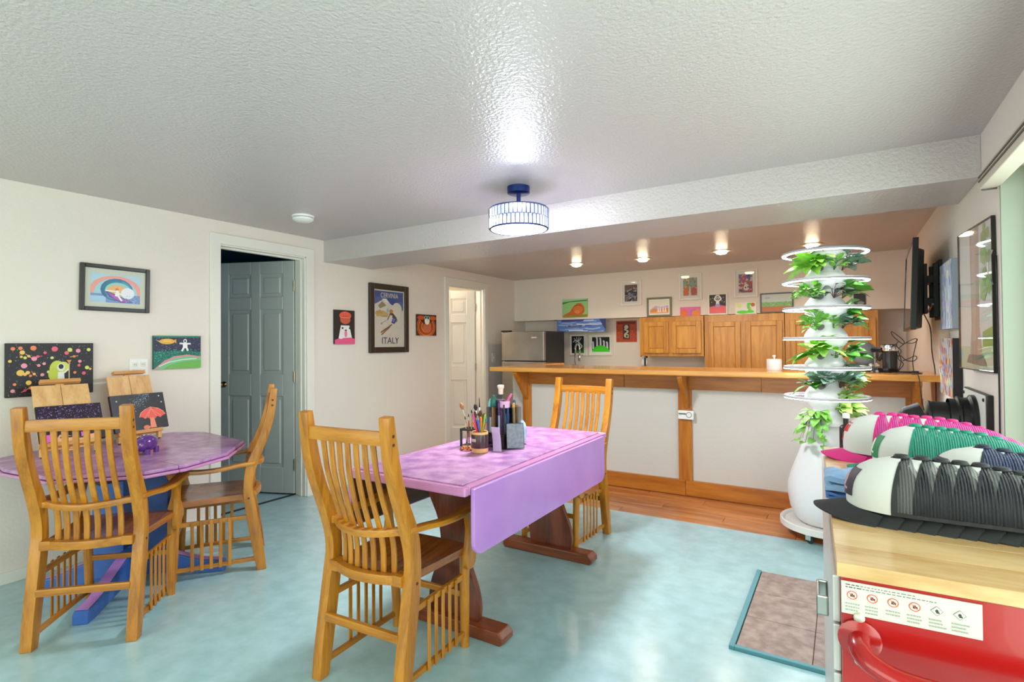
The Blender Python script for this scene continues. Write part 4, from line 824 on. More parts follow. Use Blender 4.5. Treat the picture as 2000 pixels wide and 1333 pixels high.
# ------------------------------------------------------------ hearth tiles
t = thing('hearth_pad', 'tiled hearth pad with a teal edge strip set on the floor', 'hearth', (-.425, 2.385, 0))
wd = XR-.015+.425
B().bb(.02, wd, .02, .872, 0, .006).build('grout_bed', mat('grout', (60, 52, 48), .8), t)
EDG = mat('edge_strip', (84, 146, 156), .4)
B().bb(0, .022, 0, .875, 0, .016).build('edge_strip', EDG, t, bevel=.003); B().bb(.022, wd, 0, .022, 0, .016).build('edge_strip', EDG, t, bevel=.003)
TL = mat('tile_brown', (132, 112, 104), .42, var=(22, (166, 146, 138), 10), bump=(30, .15))
for i in range(4):
    for j in range(3):
        x0 = .026+i*.284 if i < 1 else .026+.292*i-.012; x1 = min(x0+.278, wd-.002)
        if x1-x0 > .03: B().bb(x0, x1, .026+j*.283, .026+j*.283+.279, .004, .012).build('tile', TL, t, bevel=.002, segs=1)

# ------------------------------------------------------------ red tool chest
CA = math.radians(2.5); S = 1.15
t = thing('tool_chest', 'red rolling tool chest with a wooden top, label and tube handle', 'tool chest', (-.0155, 1.078, 0), CA)
RED = mat('chest_red', (162, 10, 8), .25, coat=.5); ZT = .9005; WDp, LN = .50, 1.16
BLOCK = wood('butcher_block', (178, 132, 76), (212, 178, 128), 'x', 8, .3, .3, 5)
tp = B().bb(0, WDp, 0, .001, ZT-.024, ZT).build('worktop_edge', BLOCK, t)
for k in range(12):
    y0 = LN*k/12; B().bb(0, WDp, y0+.0003, LN*(k+1)/12-.0003, ZT-.024, ZT).build('worktop_stave', BLOCK, t, bevel=.0008, segs=1)
D.objects.remove(tp)
B().bb(.006, WDp-.005, .008, LN-.008, .09, ZT-.024).build('body', RED, t, bevel=.004)
SIL = mat('drawer_silver', (206, 200, 196), .35, .3)
z = ZT-.03
for k, hgt in enumerate((.085, .085, .085, .11, .11, .16, .16)):
    d = B().bb(-.006, .006, .02, LN-.02, z-hgt+.004, z).build('drawer', SIL if k % 1 == 0 else RED, t, bevel=.003)
    if k == 2: B().bb(-.030, -.024, .37, .47, z-.060, z-.014).bb(-.030, -.006, .37, .376, z-.060, z-.014).bb(-.030, -.006, .464, .47, z-.060, z-.014).build('pull', STEEL, d, bevel=.004)
    z -= hgt
for (x, y) in ((.05, .06), (.45, .06), (.05, LN-.06), (.45, LN-.06)):
    c = B().lathe([(.01, -.016), (.055, -.016), (.06, -.008), (.06, .008), (.055, .016), (.01, .016)], 20, axis='x').build('caster_wheel', BLACK, t, smooth='auto'); c.location = (x, y, .06)
    B().bb(-.026, -.018, -.03, .03, -.01, .031).bb(.018, .026, -.03, .03, -.01, .031).bb(-.026, .026, -.03, .03, .026, .031).build('fork', STEEL, c)
# handle
hp = catmull([(.032, .007, .775), (.032, -.03, .772), (.05, -.052, .762), (.10, -.062, .752), (.25, -.064, .75), (.40, -.062, .752), (.45, -.052, .762), (.468, -.03, .772), (.468, .007, .775)], 5)
B().tube(hp, .0165, 16).build('push_handle', RED, t, smooth=True)
for x in (.032, .468):
    B().lathe([(.032, 0), (.032, -.004), (.028, -.006)], 24, axis='y').build('handle_flange', RED, t, smooth='auto').location = (x, .006, .775)
    for dz in (.036, -.036):
        B().lathe([(.0085, 0), (.0085, -.004), (.005, -.007), (.001, -.0075)], 14, axis='y').build('bolt', mat('bolt_zinc', (206, 200, 180), .35, .6), t, smooth='auto').location = (x, .007, .775+dz)
# warning label
lb = B().bb(0, .187, .0055, .008, .003, .058).build('warning_label', mat('label_cream', (198, 198, 182), .4), t, bevel=.0008); lb.location = (.0065, 0, ZT-.0895)
p = PB(.185, .053); cr = (198, 198, 182); p.rect(0, 0, 1, 1, cr)
for (x0, x1, y) in ((.03, .55, .93), (.03, .70, .85)):
    x = x0
    rr = random.Random(int(y*100))
    while x < x1: w = rr.uniform(.012, .04); p.rect(x, y-.022, min(x+w, x1), y+.012, (120, 122, 110) if x > .14 else (70, 70, 64)); x += w+.008
for k in range(6):
    cx0 = .08+.155*k; cy0 = .60
    if k < 4:
        p.ell(cx0, cy0, .042, .14, (206, 80, 54)); p.ell(cx0, cy0, .034, .112, cr); p.rect(cx0-.014, cy0-.05, cx0+.008, cy0+.05, (50, 44, 40)); p.ell(cx0+.012, cy0-.02, .01, .04, (50, 44, 40)); p.line([(cx0-.024, cy0+.078), (cx0+.024, cy0-.078)], .0011, (206, 80, 54))
    else:
        p.poly([(cx0-.045, cy0), (cx0, cy0+.15), (cx0+.045, cy0), (cx0, cy0-.15)], (110, 110, 100)); p.poly([(cx0-.04, cy0), (cx0, cy0+.132), (cx0+.04, cy0), (cx0, cy0-.132)], cr); p.ell(cx0, cy0, .012, .05, (50, 50, 46)); p.rect(cx0-.004, cy0-.07, cx0+.018, cy0-.02, (50, 50, 46))
    for j in range(3 if k != 2 else 2):
        rr = random.Random(k*7+j); x = cx0-.055
        while x < cx0+rr.uniform(.03, .06): w = rr.uniform(.008, .022); p.rect(x, .30-.1*j, x+w, .345-.1*j, (150, 152, 140)); x += w+.005
pl = p.build('label_print', lb, 0, step=.000006); pl.location = (.0935, .0051, .0305)

# ------------------------------------------------------------ trucker caps in nested rows
def net_mat(name, col, tr=.35):
    if name in MC: return MC[name]
    m = mat(name, col, .42); nt = m.node_tree; b = nt.nodes['Principled BSDF']; out = nt.nodes['Material Output']
    tc = nt.nodes.new('ShaderNodeTexCoord'); wv = nt.nodes.new('ShaderNodeTexWave'); wv.inputs['Scale'].default_value = 60; wv.bands_direction = 'X'; wv.inputs['Distortion'].default_value = .5
    mr = nt.nodes.new('ShaderNodeMapRange'); mr.inputs['To Min'].default_value = tr-.15; mr.inputs['To Max'].default_value = tr+.15
    t = nt.nodes.new('ShaderNodeBsdfTransparent'); mx = nt.nodes.new('ShaderNodeMixShader')
    bp = nt.nodes.new('ShaderNodeBump'); bp.inputs['Strength'].default_value = .5; bp.inputs['Distance'].default_value = .003
    nt.links.new(tc.outputs['Object'], wv.inputs['Vector']); nt.links.new(wv.outputs['Fac'], mr.inputs['Value']); nt.links.new(wv.outputs['Fac'], bp.inputs['Height']); nt.links.new(bp.outputs['Normal'], b.inputs['Normal'])
    nt.links.new(mr.outputs[0], mx.inputs[0]); nt.links.new(b.outputs[0], mx.inputs[1]); nt.links.new(t.outputs[0], mx.inputs[2]); nt.links.new(mx.outputs[0], out.inputs[0]); return m
FOAM = mat('cap_foam_white', (204, 204, 200), .75)
CAPH = .112
def crown(phi, s, off=0):
    c, sn = math.cos(phi), math.sin(phi); w_ = max(0, c)**.7; r = (1-s**(3.3+.7*w_))**(.56-.04*w_); front = c > 0; fb = .088 if front else .086; e = 2.0 if front else 3.0
    k = (abs(c)**e+abs(sn)**e)**(-1/e)
    x = -(fb*r+off)*c*k-.010*s*(1-s)*max(0, c)**.5; y = (.076*r+off)*sn*k*(1+1.7*max(-.05, min(.05, x)))
    return (x+.012*s*s, y, CAPH*s+(off*.5 if s > .8 else 0))
def crown_patch(p0, p1, s0, s1, n, m, off=0, th=.0016):
    b = B(); vs = []
    for o_ in (off, off-th):
        for i in range(n+1):
            for j in range(m+1): vs.append(crown(p0+(p1-p0)*i/n, s0+(s1-s0)*j/m, o_))
    K_ = (n+1)*(m+1); fs = []
    for i in range(n):
        for j in range(m):
            a = i*(m+1)+j; fs += [(a, a+m+1, a+m+2, a+1), (K_+a, K_+a+1, K_+a+m+2, K_+a+m+1)]
    for i in range(n): a = i*(m+1); fs += [(a, K_+a, K_+a+m+1, a+m+1), (a+m, a+2*m+1, K_+a+2*m+1, K_+a+m)]
    for j in range(m): fs += [(j, j+1, K_+j+1, K_+j), (n*(m+1)+j, K_+n*(m+1)+j, K_+n*(m+1)+j+1, n*(m+1)+j+1)]
    return b.add(vs, fs)
def make_cap(key, brimc, netc, patchc, markc, tr=.35):
    t = thing('trucker_cap', '', 'cap')
    bm_ = mat('cap_cloth_'+key, brimc, .65); nm = net_mat('cap_net_'+key, netc, tr)
    crown_patch(-1.45, 1.45, 0, .985, 20, 10).build('front_panel', FOAM, t, smooth='auto')
    crown_patch(1.45, 2*PI-1.45, 0, .985, 22, 10).build('mesh_back', nm, t, smooth='auto')
    crown_patch(1.41, 1.50, 0, .95, 2, 10, .0012).build('seam_tape', bm_, t, smooth='auto'); crown_patch(-1.50, -1.41, 0, .95, 2, 10, .0012).build('seam_tape', bm_, t, smooth='auto')
    crown_patch(1.45, 2*PI-1.45, 0, .07, 22, 1, .001).build('sweat_band', bm_, t, smooth='auto')
    B().lathe([(.014, -.004), (.015, 0), (.012, .005), (.001, .007)], 14, (.012, 0, CAPH)).build('button', bm_, t, smooth='auto')
    n, m = 18, 6; vs = []
    for o_ in (0, -.003):
        for i in range(n+1):
            ph = -1.25+2.5*i/n; q = math.cos(ph*1.15/1.25*1.0)**.55 if abs(ph) < 1.25 else .2
            for j in range(m+1):
                u = j/m; x0, y0, _ = crown(ph, 0); L = .064*max(.05, math.cos(ph*PI/2/1.28))**.5
                x = x0-L*u; y = y0*(1.06+.14*u); vs.append((x, y, .004-.014*u-2.6*y*y*(.55+.45*u)+o_))
    K_ = (n+1)*(m+1); fs = []
    for i in range(n):
        for j in range(m):
            a = i*(m+1)+j; fs += [(a, a+m+1, a+m+2, a+1), (K_+a, K_+a+1, K_+a+m+2, K_+a+m+1)]
        a = i*(m+1); fs += [(a, K_+a, K_+a+m+1, a+m+1), (a+m, a+2*m+1, K_+a+2*m+1, K_+a+m)]
    B().add(vs, fs).build('brim', bm_, t, smooth='auto')
    if patchc:
        p = crown_patch(-.50, .50, .20, .74, 8, 4, .0022).build('patch', mat('patch_'+key, patchc, .6), t, smooth='auto'); base = .0034
    else: p = t; base = .0022
    mk = mat('mark_'+key, markc, .6)
    if key == 'pink':
        b = B(); x = -.40
        for (w, s0, s1) in ((.14, .52, .70), (.16, .52, .70), (.16, .52, .70), (.14, .52, .70)):   # four blocky letters
            for part in (((x, x+.05, s0, s1),), ((x+w-.07, x+w-.025, s0, s1),), ((x, x+w-.025, s1-.05, s1),))[:3]:
                q = crown_patch(*part[0], 2, 2, base); b.add(q.v, q.f)
            x += w+.05
        for (a0, a1, s0, s1) in ((-.40, .40, .74, .76), (-.12, .12, .26, .30), (-.12, -.06, .26, .46), (.06, .12, .26, .46), (-.12, .12, .42, .46)): q = crown_patch(a0, a1, s0, s1, 4, 1, base); b.add(q.v, q.f)
    else:
        b = B()
        for k in range(14):
            a = -.6+k*.36; q = crown_patch(.13*math.cos(a)-.03, .13*math.cos(a)+.03, .50+.13*math.sin(a)-.025, .50+.13*math.sin(a)+.025, 1, 1, base); b.add(q.v, q.f)
        for k in range(5): q = crown_patch(-.26+.11*k, -.20+.11*k, .30+.012*k, .34+.012*k, 1, 1, base); b.add(q.v, q.f)
    b.build('printed_mark', mk, p)
    return t
ORD = ['first', 'second', 'third', 'fourth', 'fifth', 'sixth', 'seventh', 'eighth', 'ninth', 'tenth', 'eleventh']
ROWS = [('black', (30, 30, 32), (18, 20, 30), (58, 44, 54), (200, 160, 170), .60, 1.40, [(.101, 1.039), (.136, 1.039), (.167, 1.038), (.197, 1.036), (.229, 1.035), (.260, 1.031), (.289, 1.026), (.318, 1.024), (.346, 1.022)], 'black', 'dark patch'),
        ('navy', (26, 32, 56), (24, 40, 84), (40, 50, 90), (220, 220, 226), .42, 1.62, [(.27, 1.039), (.306, 1.034), (.338, 1.027), (.37, 1.024)], 'navy blue', 'navy patch'),
        ('teal', (24, 128, 106), (18, 138, 116), (34, 122, 74), (226, 236, 230), .36, 1.86, [(.167, 1.048), (.196, 1.046), (.222, 1.044), (.249, 1.042), (.277, 1.038), (.306, 1.035), (.335, 1.028), (.363, 1.016)], 'teal green', 'green patch'),
        ('pink', (206, 34, 120), (214, 48, 150), None, (206, 52, 40), .32, 2.06, [(.095, 1.053), (.128, 1.053), (.154, 1.052), (.182, 1.049), (.213, 1.049), (.244, 1.047), (.274, 1.043), (.305, 1.036), (.335, 1.027), (.366, 1.010)], 'bright pink', 'red lettering')]
for (key, bc, nc, pcx, mc_, tr, yy, spots, cname, pname) in ROWS:
    pr = make_cap(key, bc, nc, pcx, mc_, tr)
    for k, (x, zt) in enumerate(spots):
        c = pr if k == 0 else copy_tree(pr); zs = (zt-.0055-.9265)/CAPH
        c.location = (x-.012, yy, .9265); c.scale = (1, 1-.006*k, zs); c.rotation_euler = (0, 0, .03+.012*math.sin(k*2.1))
        c['group'] = cname+' caps nested in a row'
        c['label'] = ('white-fronted %s trucker cap with %s at the front of its row' % (cname, pname)) if k == 0 else '%s cap counting from the front of the %s row' % (ORD[k], cname)

# ------------------------------------------------------------ folded denim and black pump bottle on the chest
DEN = mat('denim_pale', (142, 172, 206), .85, var=(20, (120, 152, 192)), bump=(120, .2)); DEN2 = mat('denim_blue', (74, 112, 176), .85, var=(20, (88, 128, 190)), bump=(120, .2))
def cloth(name, z0, z1, m, lab, sx=1.0, dx=0):
    t = thing(name, lab, 'cloth', (.03+dx, 1.556, z0), .05, group='folded denim on the chest')
    h = z1-z0
    for k, (a, c) in enumerate(((0, .5), (.5, 1))):
        b = B(); n = 16; top = []; vs = []
        for i in range(n+1):
            for j in range(5):
                u = i/n*2-1; x = .075*sx*u; y = -.055+.11*j/4; f = .004*math.sin(u*7+j*1.7+k*2)
                e = (1-abs(u)**6*.5)*(1-(abs(j-2)/2)**6*.25)
                vs.append((x, y+.004*math.sin(u*5+k), h*(a+.02)+ (0 if k == 0 else f*.4))); top.append((x*1.0, y+.004*math.sin(u*5+k), h*a+h*(c-a)*e*.97+f*(1 if k else .4)))
        N = (n+1)*5; fs = []
        for i in range(n):
            for j in range(4): q = i*5+j; fs += [(q, q+1, q+6, q+5), (N+q, N+q+5, N+q+6, N+q+1)]
            fs += [(i*5, i*5+5, N+i*5+5, N+i*5), (i*5+4, N+i*5+4, N+i*5+9, i*5+9)]
        for j in range(4): fs += [(j, N+j, N+j+1, j+1), (n*5+j, n*5+j+1, N+n*5+j+1, N+n*5+j)]
        b.add(vs+top, fs).build('fold', m, t, smooth='auto')
    return t
cloth('folded_cloth', .901, .918, DEN2, 'deeper blue folded denim under the pale denim, by the black caps', .98)
cloth('folded_cloth', .920, .962, DEN, 'pale blue folded denim lying on the deeper blue one', 1.0)
t = thing('pump_bottle', 'small black bottle with pale cap behind the pink caps', 'bottle', (.004, 2.19, .901))
B().lathe([(.018, 0), (.0205, .003), (.0205, .078), (.016, .086), (.009, .09), (.009, .112)], 18).build('body', BLACK, t, smooth='auto'); B().lathe([(.011, .112), (.011, .126), (.006, .13), (.001, .13)], 16).build('cap', WHITEP, t, smooth='auto')

# ------------------------------------------------------------ easels and canvases on the lilac table
PINE = wood('easel_pine', (206, 152, 92), (232, 188, 130), 'z', 10, .5, 0, 6); PINE2 = wood('easel_pine_x', (196, 132, 70), (222, 168, 104), 'x', 10, .5, 0, 6)
TZ = .7025
def easel(loc, yaw, lean, lab, canvas_lab, draw, cw, chh):
    t = thing('table_easel', lab, 'easel', loc, yaw); Mx = Matrix.Rotation(-lean, 4, 'X'); H0 = .052
    Tm = Matrix.Translation((0, .012, H0)) @ Mx
    for s in (-1, 1): B().bb(min(s*.001, s*.125), max(s*.001, s*.125), 0, .009, -.02, .36).xf(Tm).build('board', PINE, t, bevel=.003)
    B().bb(-.018, .018, .009, .026, -.03, .39).xf(Tm).build('mast', PINE, t, bevel=.002)
    B().bb(-.09, .09, -.020, .012, .368, .388).xf(Tm).build('top_clamp', PINE2, t, bevel=.003)
    B().bb(-.130, .130, -.034, .006, -.012, .010).xf(Tm).build('tray', PINE2, t, bevel=.003)
    for s in (-1, 1): 
        B().bb(s*.115-.011, s*.115+.011, -.012, .012, .006, H0).build('front_foot', PINE, t, bevel=.002); B().lathe([(.007, 0), (.008, .006)], 10, (s*.115, 0, 0)).build('foot_pad', BLACK, t)
    a = Tm @ Vector((0, .02, .30)); yb = a.y+.05
    B().tube([tuple(a), (0, yb, .004)], .008, 8).build('rear_strut', PINE, t)
    c = thing('canvas_painting', canvas_lab, 'painting', loc, yaw); Tc = Tm @ Matrix.Translation((.018, -.0015, .011+chh/2))
    c.matrix_world = Matrix.Translation(loc) @ Matrix.Rotation(yaw, 4, 'Z') @ Tc
    B().bb(-cw/2, cw/2, -.018, 0, -chh/2, chh/2).build('canvas', mat('edge_dark', (26, 24, 28), .6), c, bevel=.0015, segs=1)
    p = PB(cw-.001, chh-.001); draw(p); p.build('painting', c, -.0186)
def dragon(p):
    p.rect(0, 0, 1, 1, (34, 38, 44))
    for i in range(420): u = rc.random(); v = rc.gauss(0, .1); x, y = .1+u*.6, .35+u*.65+v; (p.dots(1, [(150, 190, 206), (110, 140, 160), (190, 210, 216), (80, 100, 120)], .0008, .0022, (min(max(x, .02), .96), min(max(y, .02), .96), min(max(x, .02), .96)+.02, min(max(y, .02), .96)+.02), rc))
    p.dots(60, [(110, 110, 116), (150, 150, 154)], .0006, .0014, (0, 0, 1, 1), rc)
    for (x, y) in ((.1, .84), (.93, .72), (.9, .9)): p.ell(x, y, .014, .02, (226, 220, 206), 8)
    r = (236, 92, 76); k = (244, 160, 140); p.poly([(.46, .34), (.5, .46), (.58, .54), (.66, .56), (.7, .62), (.74, .56), (.84, .55), (.93, .46), (.97, .36), (.9, .32), (.86, .28), (.8, .33), (.76, .26), (.72, .3), (.66, .26), (.62, .32), (.56, .28), (.52, .34)], r)
    p.poly([(.66, .3), (.74, .3), (.76, .02), (.64, .02)], (240, 140, 110)); p.ell(.57, .05, .06, .06, (232, 120, 96)); p.line([(.6, .03), (.66, .06)], .008, (240, 140, 110))
    for q in ((.56, .3), (.62, .32), (.8, .32), (.88, .32)): p.line([(.7, .56), q], .002, k)
    p.line([(.46, .34), (.5, .46), (.58, .54), (.7, .6), (.84, .55), (.93, .46), (.97, .36)], .003, k)
def purplegal(p):
    p.rect(0, 0, 1, 1, (34, 28, 40)); p.dots(520, [(124, 80, 160), (150, 104, 186), (96, 60, 130), (190, 150, 206), (60, 44, 80)], .0008, .003, (0, .4, 1, 1), rc)
    for (x, w) in ((.1, .16), (.62, .14)): p.rect(x, .02, x+w, .22, (224, 96, 206))
    p.poly([(.2, 0), (.9, 0), (.9, .16), (.6, .1), (.3, .2)], (226, 170, 130)); p.rect(.3, .1, .5, .14, (50, 40, 60)); p.rect(.52, .06, .7, .1, (50, 40, 60)); p.rect(.86, .0, 1, .2, (38, 36, 44))
easel((-3.545, 1.205, TZ), PI/2-.10, .50, 'wooden table easel leaning far back, nearer the room corner, under the galaxy canvas', 'purple starry canvas standing on the farther-leaning easel', purplegal, .285, .215)
easel((-3.66, 1.592, TZ), PI/2+.13, .28, 'wooden table easel standing below the light switches', 'black canvas of a red winged dragon on its easel', dragon, .315, .225)
# purple piggy bank
t = thing('piggy_bank', 'small purple ceramic piggy bank with white spots on the lilac table', 'piggy bank', (-3.215, 1.43, TZ), -.95)
PIG = mat('pig_purple', (92, 44, 130), .2, coat=.6); PIGL = mat('pig_spot', (214, 196, 226), .4)
b = B(); b.ell((0, 0, .056), (.066, .050, .046)); b.build('body', PIG, t, smooth=True)
b = B(); b.ell((.052, 0, .052), (.034, .037, .034)); b.build('head', PIG, t, smooth=True)
s = B().lathe([(.019, .075), (.018, .094), (.015, .097), (.001, .097)], 18, (0, 0, .047), axis='x').build('snout', PIG, t, smooth='auto')
for y in (-.007, .007): B().ell((.0975, y, .048), (.0015, .003, .0045), 8, 6).build('nostril', mat('pig_dark', (40, 16, 60), .5), s)
for y in (-1, 1):
    B().add([(.055, y*.018, .08), (.062, y*.036, .078), (.082, y*.040, .05), (.05, y*.03, .078), (.058, y*.02, .076)], [(0, 1, 2), (0, 2, 4), (1, 3, 2), (3, 4, 2), (0, 4, 3, 1)]).build('ear', PIG, t, bevel=.002); B().ell((.082, y*.016, .062), (.003, .004, .004), 8, 6).build('eye', PIGL, t, smooth=True)
for (x, y) in ((.04, .028), (.04, -.028), (-.04, .028), (-.04, -.028)): B().lathe([(.013, 0), (.014, .03)], 12, (x, y, 0)).build('leg', PIG, t, smooth='auto')
rr = random.Random(5)
for k in range(22):
    a, e = rr.uniform(0, 2*PI), rr.uniform(.25, 1.4); q = Vector((.066*math.cos(e)*math.cos(a), .050*math.cos(e)*math.sin(a), .056+.046*math.sin(e)))
    B().ell(tuple(q), (.0035, .0035, .002), 8, 5).build('spot', PIGL, t, smooth=True)

# ------------------------------------------------------------ craft supplies on the purple table
PZ = .7515
t = thing('mug', 'brown mug with cream bands and a small cream label, full of pens', 'mug', (-1.515, 2.145, PZ), -.1)
CREAM = mat('mug_cream', (226, 170, 116), .4); BRN = mat('mug_brown', (58, 26, 20), .3, coat=.3)
B().lathe([(.03, .0), (.038, .002), (.041, .012), (.041, .098), (.039, .102), (.036, .1), (.035, .02), (.001, .014)], 32, cap=False).build('body', CREAM, t, smooth='auto')
B().lathe([(.0416, .024), (.0422, .026), (.0422, .088), (.0416, .09)], 32, cap=False).build('sleeve', BRN, t, smooth='auto')
lbl = B()
n = 8; vs = [(.0428*math.cos(a), .0428*math.sin(a), z) for z in (.056, .07) for a in np.linspace(-PI/2-.75, -PI/2+.22, n+1)]
lbl.add(vs, [(i, i+1, n+2+i, n+1+i) for i in range(n)]).build('label', mat('mug_label', (216, 200, 180), .5), t)
rr = random.Random(11)
b = B()
for k in range(5):
    a = -PI/2-.55+k*.15; r = .0434
    for (z0, z1, da) in ((.058, .068, 0), (.058, .060, .05), (.066, .068, .05))[:2+k % 2]: b.add([(r*math.cos(a), r*math.sin(a), z0), (r*math.cos(a+.03+da), r*math.sin(a+.03+da), z0), (r*math.cos(a+.03+da), r*math.sin(a+.03+da), z1), (r*math.cos(a), r*math.sin(a), z1)], [(0, 1, 2, 3)])
b.build('label_text', BRN, t)
PENC = [((214, 56, 40), 'red'), ((40, 110, 200), 'blue'), ((230, 120, 30), 'orange'), ((110, 190, 40), 'green'), ((30, 150, 190), 'turquoise'), ((120, 60, 160), 'purple'), ((30, 40, 90), 'navy'), ((200, 60, 120), 'pink')]
for k in range(12):
    c, cn = PENC[k % 8]; a = 2*PI*k/12+.3; r0, r1 = .012, .034+.006*(k % 3)
    p0 = Vector((-1.515+r0*math.cos(a+2.6), 2.145+r0*math.sin(a+2.6), PZ+.018)); p1 = Vector((-1.515+r1*math.cos(a)*.85, 2.145+r1*math.sin(a)*.85, PZ+.15+.012*(k % 4)))
    t = thing('pen', '%s pen standing in the brown mug, %s half' % (cn, 'nearer' if math.sin(a) < 0 else 'far'), 'pen', p0, group='pens in the brown mug'); v = p1-p0; L = v.length
    t.rotation_euler = v.to_track_quat('Z', 'Y').to_euler()
    B().lathe([(.001, 0), (.004, .008), (.0042, L*.72)], 8).build('barrel', mat('pen_%d' % (k % 8), c, .35), t, smooth='auto'); B().lathe([(.005, L*.72), (.005, L-.004), (.003, L)], 8).build('cap', mat('pen_%d' % (k % 8), c, .35), t, smooth='auto')
def brush(p0, p1, wd, hc, lab, grp, bristle=(70, 44, 32), bl=.03, bw=.005):
    p0, p1 = Vector(p0), Vector(p1); v = p1-p0; L = v.length
    t = thing('paint_brush', lab, 'brush', p0, group=grp); t.rotation_euler = v.to_track_quat('Z', 'Y').to_euler()
    B().lathe([(.0015, 0), (.003, L*.3), (.0034, L*.6), (.0028, L-bl-.02)], 8).build('handle', mat('brush_%d_%d_%d' % hc, hc, .4), t, smooth='auto')
    B().lathe([(.0031, L-bl-.02), (.0035, L-bl)], 8).build('ferrule', STEEL, t, smooth='auto')
    B().lathe([(.0034, L-bl), (bw, L-bl*.6), (bw*.7, L-bl*.2), (.0006, L)], 8).build('bristles', mat('bristle_%d_%d_%d' % bristle, bristle, .8), t, smooth='auto')
G_ = 'brushes standing in the brown mug'
brush((-1.515, 2.15, PZ+.018), (-1.535, 2.17, PZ+.265), 0, (120, 60, 30), 'tallest thin dark brush in the brown mug', G_, (30, 26, 26), .05, .0025)
brush((-1.51, 2.14, PZ+.018), (-1.545, 2.15, PZ+.235), 0, (150, 100, 60), 'dark round-tipped brush in the brown mug', G_, (54, 30, 40), .035, .011)
for k, (dx, dy, h) in enumerate(((-.03, .0, .2), (.012, .02, .19), (.024, -.008, .18), (-.012, .024, .205))): brush((-1.515-dx*.3, 2.145-dy*.3, PZ+.018), (-1.515+dx, 2.145+dy, PZ+h), 0, [(130, 76, 40), (40, 36, 36), (150, 50, 40), (206, 160, 80)][k], '%s-handled brush with brown bristles in the brown mug' % ['brown', 'black', 'red', 'yellow'][k], G_, (96, 54, 36), .035, .009)
# black open-sided brush holder behind the mug
t = thing('brush_holder', 'black open-sided brush holder at the back left of the mug', 'holder', (-1.655, 2.255, PZ), .1)
b = B()
for (x, y) in ((-.035, -.03), (.035, -.03), (-.035, .03), (.035, .03)): B().bb(x-.005, x+.005, y-.005, y+.005, 0, .09).build('upright', BLACK, t, bevel=.001)
B().bb(-.04, .04, -.035, .035, 0, .006).build('base', BLACK, t); 
for (x0, x1, y0, y1) in ((-.04, .04, -.035, -.027), (-.04, .04, .027, .035), (-.04, -.032, -.027, .027), (.032, .04, -.027, .027)): B().bb(x0, x1, y0, y1, .082, .092).build('rim', BLACK, t)
G_ = 'brushes in the black open holder'
brush((-1.63, 2.255, PZ+.007), (-1.70, 2.235, PZ+.225), 0, (206, 180, 130), 'long pale brush with fanned tan bristles leaning left', G_, (166, 112, 74), .04, .012)
for k in range(7):
    c = [(220, 200, 160), (150, 40, 40), (40, 40, 44), (206, 170, 110), (180, 180, 176), (90, 50, 30), (230, 220, 200)][k]; x = -1.66+.008*k; brush((x, 2.24+.006*(k % 3), PZ+.007), (x-.012+.006*k, 2.235+.012*(k % 3), PZ+.155+.012*((k*5) % 4)), 0, c, 'slim %s-handled brush standing in the black open holder' % ['ivory', 'red', 'black', 'tan', 'grey', 'brown', 'cream'][k], G_, (40, 34, 34), .016, .003)
# bead coil
t = thing('bead_bracelet', 'coiled orange and brown bead string beside the mug', 'bracelet', (-1.60, 2.150, PZ), 0)
rr = random.Random(4)
for k in range(46):
    a = k*.62; r = .034-.0004*k; z = .005+.006*(k//16); B().ell((r*math.cos(a), r*.8*math.sin(a), z), (.0056, .0056, .005), 8, 5).build('bead', mat('bead_%d' % (k % 3), [(196, 110, 50), (120, 60, 30), (220, 150, 80)][k % 3], .35), t, smooth=True)
# clear marker organiser with dark base boxes
CL = glass_mat('clear_plastic', (236, 240, 244), .05)
t = thing('marker_organiser', 'clear plastic organiser with dark lower boxes, stuffed with markers', 'organiser', (-1.497, 2.335, PZ), -.25)
for (x, y) in ((-.033, -.033), (.033, -.033), (-.033, .033), (.033, .033)):
    B().bb(x-.031, x+.031, y-.030, y+.030, 0, .072).build('base_box', BLACKG, t, bevel=.002)
    b = B(); b.bb(x-.031, x+.031, y-.030, y-.028, .074, .20).bb(x-.031, x+.031, y+.028, y+.030, .074, .20).bb(x-.031, x-.029, y-.028, y+.028, .074, .20).bb(x+.029, x+.031, y-.028, y+.028, .074, .20); b.build('clear_wall', CL, t)
MK = [(60, 60, 66), (150, 96, 50), (110, 70, 130), (40, 44, 60), (210, 160, 90), (176, 176, 182), (96, 50, 110), (60, 90, 140), (200, 120, 60), (30, 30, 34)]
MKN = ['charcoal', 'brown', 'violet', 'ink blue', 'tan', 'silver', 'plum', 'steel blue', 'orange', 'black']
Mo = Matrix.Translation((-1.497, 2.335, PZ)) @ Matrix.Rotation(-.25, 4, 'Z'); k = 0
for (x, y) in ((-.033, -.033), (.033, -.033), (-.033, .033), (.033, .033)):
    for i in range(3):
        for j in range(2):
            c = MK[(k*7) % 10]; h = .128+.012*((k*3) % 4); q = Mo @ Vector((x-.018+.018*i, y-.012+.024*j, .0735))
            m_ = thing('marker', '%s-capped marker in the %s %s box of the clear organiser' % (MKN[(k*7) % 10], 'near' if y < 0 else 'far', 'left' if x < 0 else 'right'), 'marker', q, group='markers in the clear organiser'); mm = mat('marker_%d' % ((k*7) % 10), c, .4)
            B().lathe([(.0068, 0), (.0068, h*.6)], 10).build('barrel', WHITEP if k % 3 == 0 else mm, m_, smooth='auto'); B().lathe([(.0076, h*.6), (.0076, h-.006), (.005, h)], 10).build('cap', mm, m_, smooth='auto'); k += 1
